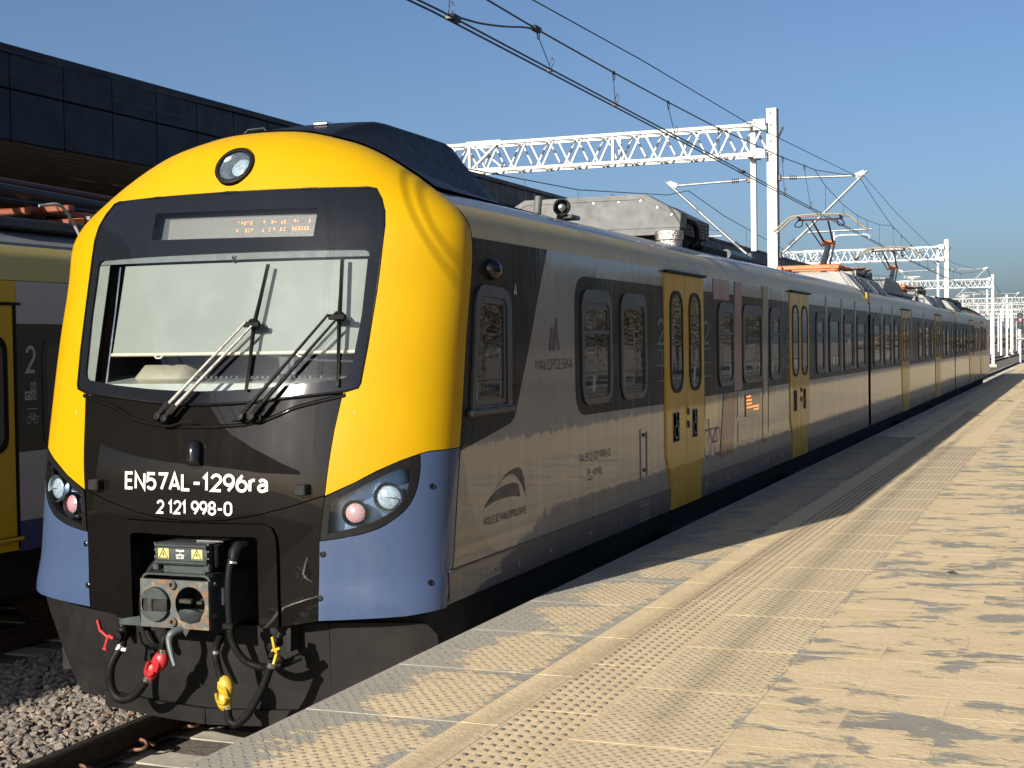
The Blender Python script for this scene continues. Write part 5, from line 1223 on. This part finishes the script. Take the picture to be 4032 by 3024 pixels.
def pantograph(y, flip):
    ORA = M('orange_pantograph_frame', (.62,.17,.04), .5, var=.15, dirt=.3, dirtcol=(.25,.08,.03)); CRM = M('cream_box', (.50,.46,.36), .6)
    z0 = 3.78; f_ = flip
    m = MB()
    for s in (-1,1): m.cbox(s*.55-.05,s*.55+.05,y-1.35,y+1.35,z0-.03,z0+.05,.01)
    for q in (-1.2,-.35,.5,1.2): m.cbox(-.62,.62,y+q-.06,y+q+.06,z0-.02,z0+.06,.01)
    p_ = m.build('pantograph', ORA, TR)
    for s in (-1,1):
        for q in (-1.2,1.2):
            m = MB(); m.lathe([(.06,0),(.11,.03),(.06,.05),(.11,.08),(.06,.10),(.06,.14)], (s*.55,y+q,z0-.20), (0,0,1), 14); m.build('insulator', M('brown_insulator', (.10,.05,.035), .25), p_, 40)
    k0 = Vector((0,y+f_*.35,z0+.06)); k1 = Vector((0,y+f_*1.25,z0+.62)); hd0 = Vector((0,y+f_*.15,4.82))
    m = MB(); m.tube([k0,k1], [.075,.055], 10); m.tube([k0+Vector((.10,.25*f_,0)),k1+Vector((.10,.02,-.06))], .022, 8); m.build('lower_arm', M('dark_arm_paint', (.05,.055,.06), .45), p_, 40)
    m = MB(); m.cbox(-.13,.13,k1.y-.07,k1.y+.07,k1.z-.05,k1.z+.07,.015); m.build('knee_joint', ORA, p_)
    MAR = M('maroon_arm_paint', (.10,.03,.025), .45); m = MB()
    for s in (-1,1): m.tube([k1+Vector((s*.09,0,.03)), hd0+Vector((s*.16,0,0))], [.024,.018], 8)
    m.tube([k1+Vector((-.16,.1*f_,-.04)), hd0+Vector((-.30,.12*f_,-.05))], .014, 6); m.tube([hd0+Vector((-.45,0,.01)),hd0+Vector((.45,0,.01))], .018, 8); m.build('upper_arm', MAR, p_, 40)
    m = MB()
    for q in (-.16,.16):
        P = [(-.92,4.60),(-.88,4.63),(-.62,4.86),(-.52,4.90),(-.3,4.918),(0,4.925),(.3,4.918),(.52,4.90),(.62,4.86),(.88,4.63),(.92,4.60)]
        m.tube([(x,hd0.y+q,z) for x,z in P], .022, 6)
    m.build('collector_head', M('cream_collector_horn', (.50,.47,.38), .45, .3), p_, 60)
    for s in (-1,1):
        m = MB(); m.tube([(s*.42,hd0.y-.16,4.88),(s*.42,hd0.y+.16,4.88)], .02, 6); m.tube(bez([(s*.40,hd0.y,4.86),(s*.50,hd0.y-.05,4.72),(s*.38,hd0.y,4.70),(s*.34,hd0.y,4.84)], 5), .012, 5); m.build('head_spring', RUB, p_, 60)
    bx = MB(); bx.cbox(-.75,.85,y-1.2,y+1.5,3.38,3.70,.02); b_ = bx.build('resistor_box', LGR, TR)
    m = MB(); m.frame(rrect(y-1.1,y+.9,3.50,3.72,.01,2), rrect(y-1.0,y+.8,3.54,3.68,.01,2), 'x', .85, .885); m.build('box_frame', CRM, b_)
    m = MB()
    for k in range(4): m.box(.852,.87,y-1.0,y+.8,3.55+k*.035,3.562+k*.035)
    m.build('resistor_bars', M('rust_brown_bars', (.12,.08,.055), .6), b_)
    for q in (.2,1.0):
        m = MB(); m.box(.60,.90,y+q-.16,y+q+.16,3.36,3.76); i_ = m.build('terminal_post', DRK, TR)
        m = MB(); m.lathe([(.05,0),(.14,.02),(.17,.045),(.12,.075),(.03,.085)], (.75,y+q,3.77), (0,0,1), 16); m.build('terminal_cap', M('pale_terminal_cap', (.42,.33,.27), .4), i_, 40)
pantograph(22.2, 1); pantograph(33.6, 1)
m = MB(); m.tube([(.85,28.4,3.47),(.85,31.5,3.47)], .05, 8)
for k in range(7): m.box(.8,.9,28.5+k*.42,28.58+k*.42,3.36,3.53)
m.build('roof_busbar', M('dark_cylinder', (.05,.055,.06), .35), TR)
# rear cab, simple closed nose
m = MB(); rows = []; zs = [.80,.86,1.3,1.75,2.1,2.5,2.75,2.95,3.08,3.2,3.33,3.45,3.57,3.66,3.72,3.755]; ts = [-1,-.99,-.95,-.85,-.6,-.3,0,.3,.6,.85,.95,.99,1]
vs = []
for z in zs:
    for t in ts: q = nose_t(t,z); vs.append((q.x, LEN-q.y, q.z))
n = len(ts); m.add(vs, [(i*n+k,i*n+k+1,(i+1)*n+k+1,(i+1)*n+k) for i in range(len(zs)-1) for k in range(n-1)]); m.build('rear_cab', paint('rear_grey_paint', (.16,.13,.115), .4, .4), TR, 50)

# ================================================================== THE SHADED TRAIN ON THE LEFT
LX, LC = -3.0, -4.44
LT = thing('electric_train', 'second train standing in the shade at the left, white figure 2 beside its door', 'train', (LC, .6, 0))
LYEL = paint('left_train_yellow', (.74,.47,.01), .4, .3, grime=.15, grimecol=(.2,.14,.04)); LWH = paint('left_train_white', (.52,.51,.53), .45, .3, grime=.2)
LDK = paint('left_train_brown_black', (.028,.022,.017), .35, .6, grime=.2); LBL = paint('left_train_blue', (.055,.07,.22), .4, .5, grime=.2)
LCAN = paint('left_train_cantrail', (.66,.52,.14), .5, .2, grime=.2, grimecol=(.4,.34,.17))
YA, YB = .6, 62
def lbox(name, mat_, y0, y1, z0, z1, x=LX, d=.06): m = MB(); m.box(x-d, x, y0, y1, z0, z1); return m.build(name, mat_, LT)
m = MB(); m.prism([(LX-.05,.78),(LX-.05,2.93),(LX-.22,3.26),(LX-.7,3.45),(LC,3.52),(LC-.75,3.45),(LC-1.22,3.26),(LC-1.39,2.93),(LC-1.39,.78)], 'y', YA, YB); m.build('body', paint('left_train_roof', (.22,.23,.24), .5, .2), LT)
m = MB(); m.prism([(LX-.045,2.935),(LX,2.935),(LX-.02,3.05),(LX-.07,3.15),(LX-.16,3.225),(LX-.22,3.235),(LX-.24,3.20)], 'y', YA, YB); m.build('cantrail', LCAN, LT, 40)
lbox('side_panel', LYEL, YA, 1.955, 2.76, 2.93); lbox('side_panel', LWH, 1.96, YB, 2.590, 2.93); lbox('window_band', LDK, 1.96, YB, 1.570, 2.587, LX-.004); lbox('side_panel', LWH, 1.96, YB, 1.016, 1.567); lbox('side_panel', LBL, 1.96, YB, .775, 1.013)
d = lbox('door', LYEL, YA+.3, 1.925, .90, 2.735, LX-.010)
m = MB(); m.prism(rrect(1.18,1.815,1.60,2.465,.12,6), 'x', LX-.012, LX-.004); m.build('door_window', PANE, d); m = MB(); m.frame(rrect(1.15,1.845,1.57,2.495,.14,6), rrect(1.19,1.805,1.61,2.455,.12,6), 'x', LX-.02, LX+.002); m.build('window_seal', RUB, d)
m = MB(); m.box(LX-.03,LX+.012,YA+.2,2.0,2.738,2.758); m.box(LX-.03,LX-.002,1.93,1.957,.80,2.738); m.build('door_frame', RUB, LT)
m = MB(); m.cbox(LX-.06,LX+.03,YA+.3,1.97,.865,.893,.008); m.build('door_step', LYEL, LT); lbox('step_panel', LYEL, YA, 1.955, .79, .862, LX-.004)
m = MB(); m.frame(rrect(2.26,3.3,1.585,2.47,.12,6), rrect(2.31,3.25,1.635,2.42,.09,6), 'x', LX-.02, LX+.004); m2 = MB(); m2.prism(rrect(2.30,3.26,1.625,2.43,.09,6), 'x', LX-.004, LX-.001); w_ = m2.build('window', PANE, LT); m.build('window_frame', FRM, w_)
for k in range(18):
    y = 4.3+k*2.9; m = MB(); m.prism(rrect(y,y+1.1,1.62,2.43,.1,5), 'x', LX-.004, LX+.001); m.build('window', PANE, LT)
LF = lambda off: (lambda y, z: (LX-.004+off, y, z))
PRT = M('left_train_print', (.50,.50,.52), .5)
f = Flat(); f.text('2', (2.062,2.178,2.192,2.418)); f.build('class_number', PRT, LT, LF(.002))
f = Flat()
for (y, z) in ((2.145,2.084),(2.145,2.012),(2.075,2.012)):
    f.mi = 0; f.poly([(y-.033,z-.035),(y+.033,z-.035),(y+.033,z+.035),(y-.033,z+.035)])
f.mi = 1
for (y, z) in ((2.145,2.084),(2.145,2.012)): f.stroke(circle2d(y,z,.024,.026,14), .007, True); f.stroke([(y-.016,z+.016),(y+.016,z-.016)], .007)
f.stroke([(2.145-.012,2.075),(2.145+.012,2.093)], .006); f.stroke([(2.050,2.018),(2.098,2.030)], .013); f.stroke([(2.065,2.012),(2.080,1.99)], .010)
o_ = f.build('notice_sticker', [PRT, M('black_print', (.015,.015,.015), .5)], LT, LF(.002))
for p_ in o_.data.polygons:
    if p_.material_index == 1:
        for vi in p_.vertices: o_.data.vertices[vi].co.x = LX-.004+.0035
f = Flat(); f.stroke([(2.058,1.905),(2.170,1.905)], .006); f.poly([(2.165,1.916),(2.188,1.905),(2.165,1.894)])
for y in (2.082,2.168): f.stroke(circle2d(y,1.818,.027,.030,16), .006, True)
f.stroke([(2.082,1.818),(2.100,1.862),(2.150,1.862),(2.125,1.818),(2.100,1.856)], .006); f.stroke([(2.125,1.818),(2.168,1.818),(2.148,1.872),(2.160,1.876)], .006); f.stroke([(2.090,1.875),(2.108,1.875)], .006); f.build('bicycle_symbol', PRT, LT, LF(.002))
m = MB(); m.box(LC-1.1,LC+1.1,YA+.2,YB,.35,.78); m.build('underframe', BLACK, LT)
wh = MB(); wh.lathe([(.10,0),(.42,.0),(.42,.06),(.46,.07),(.46,.10),(.1,.10)], (-.05,0,0), (1,0,0), 24); wh = wh.mesh('wheel', RSIDE, 40)
for k in range(14):
    for s in (-.752,.752): inst('wheel', wh, LT, (LC+s, 3.0+k*4.2+(k%2)*1.6, .45))
# folded pantograph on its roof
ORL = M('shaded_orange_pantograph_frame', (.24,.055,.02), .5, var=.15, dirt=.3, dirtcol=(.2,.05,.02)); MRL = M('dark_maroon_arm', (.10,.03,.025), .5); DKA = M('slate_pantograph_arm', (.025,.028,.032), .5)  # frame's orange is darkened to maroon here to stand for shade
m = MB()
for s in (-.55,.62): m.cbox(LC+s-.04,LC+s+.04,3.1,6.2,3.60,3.66,.012)
for q in (3.3,4.4,5.2,5.9): m.cbox(LC-.75,LC+.95,q-.05,q+.05,3.61,3.67,.012)
m.cbox(LC+.35,LC+1.05,4.5,5.0,3.50,3.585,.02)
lp = m.build('pantograph', ORL, LT)
m = MB(); m.tube([(LC+.2,2.4,3.93),(LC+.22,4.0,3.90),(LC+.22,7.2,3.84)], .040, 8); m.tube([(LC-.2,2.4,3.93),(LC-.2,7.2,3.84)], .040, 8); m.build('upper_arm', MRL, lp)
m = MB(); m.cbox(LC+.55,LC+1.02,4.45,4.95,3.52,3.60,.02); m.cbox(LC+.7,LC+1.0,3.55,3.8,3.5,3.58,.015); m.build('base_bracket', M('sunlit_orange_bracket', (.62,.14,.035), .5, var=.15), lp)  # bright orange painted in for the sunlit bits of the frame
m = MB(); m.tube([(LC+.55,2.6,3.80),(LC+.45,4.6,3.76),(LC+.35,6.2,3.72)], .055, 8); m.cbox(LC+.3,LC+.75,4.7,5.1,3.66,3.76,.02); m.tube([(LC+.6,2.6,3.70),(LC+.6,6.5,3.66)], .02, 6); m.build('lower_arm', DKA, lp)
for (x, y) in ((LC+.95,3.55),(LC+.95,5.4),(LC-.6,3.55)):
    m = MB(); m.lathe([(.05,-.02),(.11,.0),(.06,.02),(.11,.05),(.06,.07),(.11,.10),(.06,.12),(.05,.2)], (x,y,3.35), (0,0,1), 16); i_ = m.build('insulator', M('slate_insulator', (.05,.06,.065), .3), lp, 40)
    m = MB(); m.lathe([(.05,0),(.06,.03),(0,.04)], (x,y,3.555), (0,0,1), 10); m.tube([(x,y,3.59),(x+.05,y+.12,3.60),(x+.02,y+.2,3.57)], .012, 6); m.build('terminal_clamp', STEEL, i_)
m = MB(); m.tube(bez([(LC+1.0,2.8,3.62),(LC+1.05,3.0,3.64),(LC+1.08,3.12,3.52),(LC+1.12,3.2,3.36),(LC+1.14,3.24,3.28)], 6), .014, 6); m.build('roof_cable', M('pale_cable', (.42,.40,.36), .5), lp, 60)
m = MB(); m.cbox(LC-.9,LC+1.0,2.2,6.6,3.40,3.50,.02); m.build('roof_deck', DKA, LT)
m = MB(); m.tube(bez([(LC-1.1,7.4,3.80),(LC-.95,7.4,4.02),(LC+.0,7.4,4.10),(LC+.95,7.4,4.02),(LC+1.1,7.4,3.80)],6), .03, 6); m.tube(bez([(LC-1.1,7.7,3.80),(LC-.95,7.7,4.02),(LC+.0,7.7,4.10),(LC+.95,7.7,4.02),(LC+1.1,7.7,3.80)],6), .03, 6); m.build('collector_head', M('pale_collector', (.35,.33,.27), .5), lp, 60)

# ================================================================== OVERHEAD LINE
GAL = M('galvanised_tube', (.36,.37,.37), .45, .5, var=.1); WIRE = M('dark_copper_wire', (.035,.037,.04), .5, .3); INS = M('dark_insulator', (.06,.05,.05), .3)
def mast_mesh(h, z0=-.35, wx=.25, wy=.32):
    m = MB(); t = .022
    m.box(-wx/2,wx/2,-wy/2,-wy/2+t,z0,h); m.box(-wx/2,wx/2,wy/2-t,wy/2,z0,h); m.box(-.012,.012,-wy/2+t,wy/2-t,z0,h)
    for k in range(9):
        z = 1.2+k*.78
        if z < h-.2: m.box(.012,wx/2-.01,-wy/2+t,wy/2-t,z,z+.016); m.box(-wx/2+.01,-.012,-wy/2+t,wy/2-t,z,z+.016)
    m.box(-wx/2,wx/2,-wy/2,wy/2,h,h+.012)
    return m.mesh('mast', WHT)
MAST = mast_mesh(8.2); FOOT = MB(); FOOT.cbox(-.35,.35,-.4,.4,-.55,.05,.04); FOOT = FOOT.mesh('foundation', CONC)
bar_cache = {}
def barmesh(name, dx, dy, dz, w_, mat_):
    k = (name, round(dx,3), round(dy,3), round(dz,3), w_)
    if k not in bar_cache: m = MB(); m.obox((0,0,0),(dx,dy,dz), w_, w_); bar_cache[k] = m.mesh(name, mat_)
    return bar_cache[k]
def girder(G, xl, xr, y, z0, z1, step, detail):
    yf, yb = y-.32, y+.32; m = MB()
    ch = []
    for yy in (yf, yb):
        for z in (z0, z1):
            me = barmesh('chord', xr-xl, 0, 0, .075, WHT); inst('chord', me, G, (xl, yy, z))
    n = int((xr-xl)/step); st = (xr-xl)/n; rest = MB()
    for k in range(n):
        x = xr-(k+1)*st
        for i, yy in enumerate((yf+.04, yb-.04)):
            o = 0 if i == 0 else st/2
            for (xa, za, xb, zb) in ((x+o+.04,z1,x+o+st/2,z0),(x+o+st-.04,z1,x+o+st/2,z0)):
                if xb > xr: continue
                if detail: inst('brace', barmesh('brace', xb-xa, 0, zb-za, .045, WHT), G, (xa, yy, za))
                else: rest.obox((xa,yy,za),(xb,yy,zb), .045, .045)
        for z in (z0, z1): rest.obox((x,yf,z+.001),(x+st/2,yb,z+.001), .035, .035); rest.obox((x+st/2,yb,z+.003),(x+st,yf,z+.003), .035, .035)
        if k%6 == 4:
            rest.box(x-.035,x+.035,yf-.045,yf+.03,z0,z1); rest.box(x-.035,x+.035,yb-.03,yb+.045,z0,z1)
        if k in (8,):
            rest.box(x-.9,x-.83,yf-.046,yf+.03,z0,z1); rest.obox((x-.85,yf-.02,z0),(x-.03,yf-.02,z1), .06,.05); rest.obox((x-.85,yb+.02,z1),(x-.03,yb+.02,z0), .06,.05); rest.box(x-.95,x+.05,yf-.047,yf-.03,z1-.06,z1+.07); rest.box(x-.95,x+.05,yf-.047,yf-.03,z0-.07,z0+.06)
    rest.build('lacing', WHT, G)
def ins_rod(p0, p1, at=.12, r=.03):
    """insulator sheds near the start of a tube"""
    p0, p1 = Vector(p0), Vector(p1); d = (p1-p0).normalized(); m = MB(); prof = []
    for k in range(4): prof += [(.022,k*.05),(.062,k*.05+.012),(.062,k*.05+.02),(.022,k*.05+.032)]
    m.lathe(prof, p0+d*at, d, 10); return m
def cantilever(G, y, xm, side, drop=0):
    S = lambda x, z, dy=0: (xm+(x+2.14)*side, y+dy, z+drop)
    m = MB(); m.tube([S(-2.02,6.475),S(-1.7,6.46),S(-.10,6.42)], .028, 8); m.tube([S(-2.02,4.60),S(-1.72,4.87),S(.06,6.53)], .036, 8); m.tube([S(-1.39,5.08),S(.165,5.10)], .026, 8)
    m.tube([S(-1.45,5.10),S(-1.30,5.26)], .02, 6); m.tube([S(-1.20,5.10),S(-1.18,5.30)], .012, 6); m.obox(S(-.22,6.42),S(.0,6.50), .05,.12); m.lathe([(.05,-.05),(.05,.05)], S(-.12,6.44), (0,1,0), 10, True)
    c_ = m.build('cantilever', GAL, G, 50)
    m = MB(); m.tube(bez([S(-.76,4.86),S(-.73,4.93),S(-.62,4.975),S(-.3,4.975),S(.05,4.965),S(.10,4.90),S(.09,4.87)], 4), .020, 6); m.tube([S(-.75,5.08),S(-.75,4.82)], .02, 6); m.build('steady_arm', WHT, c_, 50)
    m = ins_rod(S(-2.14,6.48), S(-1.7,6.46), .30); m.v += []; m2 = ins_rod(S(-2.10,4.55), S(-1.4,5.2), .34)
    b = len(m.v); m.v += m2.v; m.f += [tuple(i+b for i in f_) for f_ in m2.f]; m.m += m2.m; m.build('insulator', INS, c_, 40)
    m = MB(); m.tube([S(-2.15,6.48),S(-1.9,6.47)], .022, 6); m.tube([S(-2.13,4.52),S(-1.9,4.71)], .024, 6); m.cbox(min(S(-2.16,0)[0],S(-2.05,0)[0]),max(S(-2.16,0)[0],S(-2.05,0)[0]),y-.06,y+.06,6.40+drop,6.56+drop,.01); m.cbox(min(S(-2.16,0)[0],S(-2.05,0)[0]),max(S(-2.16,0)[0],S(-2.05,0)[0]),y-.06,y+.06,4.46+drop,4.62+drop,.01); m.build('bracket', INS, c_)
def gantry(y, xr, xl, label, detail, right=None):
    G = thing('catenary_gantry', label, 'gantry', (xr, y, -.3), 'white catenary gantries over the tracks')
    inst('mast', MAST, G, (xr,y,0)); inst('foundation', FOOT, G, (xr,y,0)); inst('mast', MAST, G, (xl,y,0)); inst('foundation', FOOT, G, (xl,y,0))
    girder(G, xl+.13, xr-.13, y, 7.08, 7.80, .78, detail)
    if right:
        girder(G, xr+.13, right-.13, y, 7.08, 7.80, .78, False); inst('mast', MAST, G, (right,y,0))
        inst('drop_post', barmesh('drop_post', 0,0,3.05,.15,WHT), G, (xr+3.0, y, 4.75))
    m = MB(); m.cbox(xr-.56,xr-.42,y-.07,y+.07,4.66,7.84,.01); m.box(xr-.60,xr-.38,y-.40,y+.40,7.842,7.87); m.box(xr-.60,xr-.38,y-.40,y+.40,7.00,7.03); m.build('drop_post', WHT, G)
    for za, zb in ((7.66,7.93),(6.96,7.2)): m = MB(); m.box(xr-.42,xr-.125,y-.36,y-.345,za,zb); m.build('gusset_plate', WHT, G)
    if detail:
        for z in (7.80, 7.06, 8.10, 7.4):
            m = MB(); m.lathe([(.028,0),(.028,.02),(0,.022)], (xr-.02,y-.16,z), (0,-1,0), 8); m.build('mast_bolt', INS, G)
    cantilever(G, y, xr+.115, 1); cantilever(G, y, xr-.57, -1, -.0)
glab = ['nearest white lattice gantry, its mast rising behind the train roof','second white lattice gantry, behind the raised pantographs','third white lattice gantry, its mast foot showing beyond the train end','fourth white lattice gantry past the end of the train','fifth white lattice gantry far down the line','sixth white lattice gantry far down the line','farthest white lattice gantry at the end of the line']
for k, (y, xr, xl, rt) in enumerate(((29.05,-2.255,-16,None),(81,-2.27,-20,None),(131,-2.30,-20,None),(196,-3.9,-22,9),(238,-5.0,-24,9),(285,-7,-26,10),(335,-9,-28,8))):
    gantry(y, xr, xl, glab[k], k < 2, rt)
# masts and posts of the yard beyond
r_ = random.Random(8); pm_ = {}
for k in range(30):
    y = r_.uniform(210,420); x = r_.uniform(-16,-3)*y/300; h = r_.uniform(5.5,8.4); hk = round(h)
    if hk not in pm_: pm_[hk] = mast_mesh(hk, -.35, .28, .34)
    T = inst('catenary_mast', pm_[hk], None, (x,y,0)); tag(T, 'thin white catenary mast among the crowd of masts far down the yard', 'mast', 'white masts far down the yard')
# wires of the front track
def cx_(y): return (.065+(y+4)*.0243 if y < 3 else .27-.0125*y) if y < 45 else -.29
def span(pts, r, name, mat_, parent, n=5):
    m = MB(); m.tube(pts, r, n); return m.build(name, mat_, parent, 60)
OL = thing('overhead_line', 'twin dark contact wires with droppers and carrier wire above the front train', 'overhead line', (0, 29, 4.9))
for dx, dz in ((-.033,0),(.033,0.0)): span([(cx_(y)+dx, y, 4.965+dz) for y in (-14,-6,0,3,5,10,15,20,25,29,40,55,81)], .0085, 'contact_wire', WIRE, OL, 6)
mes = [(-14,6.1),(-8,5.72),(-3,5.45),(.5,5.33),(3,5.29),(4.14,5.288),(5.36,5.288),(7.8,5.312),(10.17,5.35),(13.04,5.412),(18.17,5.60),(21.85,5.78),(25,6.04),(28.7,6.37),(32,6.05),(36.2,5.71),(44.5,5.42),(55,5.28),(65,5.50),(74,5.95),(81,6.40)]
span([(cx_(y), y, z) for y, z in mes], .0085, 'carrier_wire', WIRE, OL, 6)
fee = [(-14,5.9),(0,5.62),(5.8,5.677),(9.47,5.764),(15.68,5.84),(17.97,5.926),(27.5,6.253),(29,6.40),(35,5.95),(45,5.62),(55,5.50),(70,5.9),(81,6.42)]
span([(0.0 if y < 30 else .10, y, z) for y, z in fee], .0068, 'feeder_wire', WIRE, OL, 6)
span([(cx_(y), y, z) for y, z in ((21.85,5.77),(23.2,5.60),(25.9,5.43),(28.5,5.385),(30.3,5.42),(33,5.50),(36.2,5.71))], .007, 'stitch_wire', WIRE, OL)
def mz(y):
    for (a, b), (c, d_) in zip(mes, mes[1:]):
        if a <= y <= c: return b+(d_-b)*(y-a)/(c-a)
for yt, yb in ((3.30,3.25),(5.36,5.68),(7.81,7.86),(10.17,10.48),(13.04,13.06),(18.17,18.34),(20.53,21.2),(36.5,36.6),(39,39),(42,42.2),(45,45),(48,48.2),(52,52),(56,56),(60,60),(64,64),(-1,-1.1)):
    z = mz(yt); m = MB(); a = Vector((cx_(yt),yt,z)); b = Vector((cx_(yb),yb,4.975))
    m.tube([a+Vector((0,0,-.01)),a+Vector((0,0,-.05)),b+Vector((0,0,.04)),b], .0045, 5); m.tube(bez([a+Vector((.0,-.0,.01)),a+Vector((.025,-.02,-.05)),a+Vector((0,0,-.09)),a+Vector((-.015,.02,-.04)),a+Vector((0,0,.012))],4), .0045, 5); m.tube(bez([b,b+Vector((.03,.03,.06)),b+Vector((.02,.02,.12)),b+Vector((0,0,.05))],4), .004, 5); m.cbox(b.x-.03,b.x+.03,b.y-.015,b.y+.015,b.z-.022,b.z+.008,.004)
    m.cbox(a.x-.012,a.x+.012,a.y-.03,a.y+.03,a.z-.015,a.z+.02,.004); m.build('dropper', WIRE, OL)
for yt, zb in ((23.2,5.60),(25.9,5.43),(28.4,5.385),(30.3,5.42),(33,5.50)): m = MB(); m.tube([(cx_(yt),yt,zb),(cx_(yt),yt,4.97)], .0045, 5); m.build('dropper', WIRE, OL)
m = MB(); m.tube(bez([(cx_(3.36),3.36,5.00),(cx_(3.9),3.91,5.055),(cx_(4.5),4.48,5.142),(cx_(5),5.01,5.24),(cx_(5.36),5.36,5.285)], 6), .009, 6); m.cbox(cx_(5.3)-.03,cx_(5.3)+.03,5.24,5.40,5.262,5.312,.01); m.cbox(cx_(3.3)-.03,cx_(3.3)+.03,3.30,3.44,4.955,5.012,.01); m.build('jumper_wire', WIRE, OL, 50)
m = MB(); m.cbox(cx_(15)-.05,cx_(15)+.05,14.6,14.75,4.955,4.99,.01); m.build('wire_clamp', WIRE, OL)
OL2 = thing('overhead_line', 'contact wires and sagging carrier wire above the shaded left track', 'overhead line', (LC, 29, 4.9))
span([(LC, y, 4.965) for y in (-9,10,29,55,81)], .0095, 'contact_wire', WIRE, OL2); span([(LC,y,z) for y, z in ((-9,5.35),(5,5.16),(14.6,5.27),(20.2,5.46),(27.0,5.98),(29.05,6.28),(33,5.95),(42,5.5),(55,5.25),(70,5.7),(81,6.3))], .010, 'carrier_wire', WIRE, OL2)
for y, z in ((9,5.2),(13,5.25),(17.2,5.36),(20.2,5.46),(36,5.75),(42,5.5),(50,5.3)): m = MB(); m.tube([(LC,y,z),(LC,y+.05,4.97)], .0045, 5); m.build('dropper', WIRE, OL2)
span([(LC,22.4,5.58),(LC,25,5.40),(LC,29,5.35),(LC,33,5.5)], .007, 'stitch_wire', WIRE, OL2)
OL3 = thing('overhead_line', 'far stretch of overhead wires curving away past the train end', 'overhead line', (0, 131, 4.9))
for y0, y1, xa, xb in ((81,131,0,0),(131,196,0,-1.5),(196,238,-1.5,-2.8),(238,285,-2.8,-4.6)):
    for nm, za, zs_ in (('contact_wire',4.96,0),('carrier_wire',6.4,1.1)):
        span([(xa+(xb-xa)*t/8, y0+(y1-y0)*t/8, za-zs_*4*(t/8)*(1-t/8)) for t in range(9)], .014, nm, WIRE, OL3)
    for t in range(1,8): m = MB(); q = t/8; m.tube([(xa+(xb-xa)*q, y0+(y1-y0)*q, 6.4-4.4*q*(1-q)),(xa+(xb-xa)*q, y0+(y1-y0)*q, 4.97)], .006, 4); m.build('dropper', WIRE, OL3)

# ================================================================== FAR THINGS
def lamp_post(x, y, h, label):
    L = thing('lamp_post', label, 'street lamp', (x,y,-.3), 'white double armed lamps over the yard')
    m = MB(); m.tube([(x,y,-.3),(x,y,h)], [.07,.05], 8); m.build('post', WHT, L); m = MB(); m.tube([(x-.55,y,h+.03),(x,y,h-.03),(x+.55,y,h+.03)], .03, 6); m.build('arm', WHT, L)
    for s in (-1,1): m = MB(); m.cbox(x+s*.25-.26,x+s*.25+.26,y-.1,y+.1,h+.03,h+.10,.02); m.build('lamp_head', WHT, L)
lamp_post(-5.15, 90, 6.40, 'white twin lamp post seen just over the roof between the gantries'); lamp_post(-2.46-1.6, 119, 5.9, 'farther white twin lamp post low above the last coach')
SG = thing('signal', 'railway signal with a red light on a post beyond the train', 'signal', (-.62,150,-.3))
m = MB(); m.cbox(-.62-.26,-.62+.26,149.9,150.1,3.35,4.98,.08); m.build('signal_board', M('signal_black', (.012,.012,.014), .4), SG)
m = MB(); m.tube([(-.62,150.15,-.3),(-.62,150.15,4.6)], .10, 8); m.build('post', WHT, SG); m = MB(); m.lathe([(.13,0),(.10,.02),(0,.03)], (-.60,149.9,4.28), (0,-1,0), 14); m.build('red_lamp', emit('signal_red', (1,.05,.12), 3), SG)
m = MB(); m.lathe([(.10,0),(.0,.02)], (-.66,149.9,3.62), (0,-1,0), 12); m.build('dark_lamp', PANE, SG)
m = MB(); m.cbox(-.95,-.25,149.8,150.5,2.3,2.4,.02); m.box(-.95,-.91,149.8,150.5,2.4,3.2); m.build('ladder_stage', WHT, SG)
# tree belt closing the view
DT = MB(); r_ = random.Random(21)
for k in range(5200):
    x = r_.uniform(-70,60); hmax = 4.3+1.3*math.sin(x*.19)+.9*math.sin(x*.51+1); z = -.3+hmax*(1-abs(r_.gauss(0,.45)))
    if z < -.3: z = r_.uniform(0,1)
    y = 430+r_.uniform(-6,6); s = r_.uniform(.3,.8); d1 = Vector((r_.gauss(0,1),r_.gauss(0,.5),r_.gauss(0,1))).normalized()*s; d2 = Vector((r_.gauss(0,1),r_.gauss(0,.5),r_.gauss(0,1))).normalized()*s
    p = Vector((x,y,z)); DT.add([p-d1,p+d2,p+d1,p-d2], [(0,1,2,3)])
tag(inst('far_trees', DT.mesh('far_trees', LEAF, None, False)), kind='stuff')
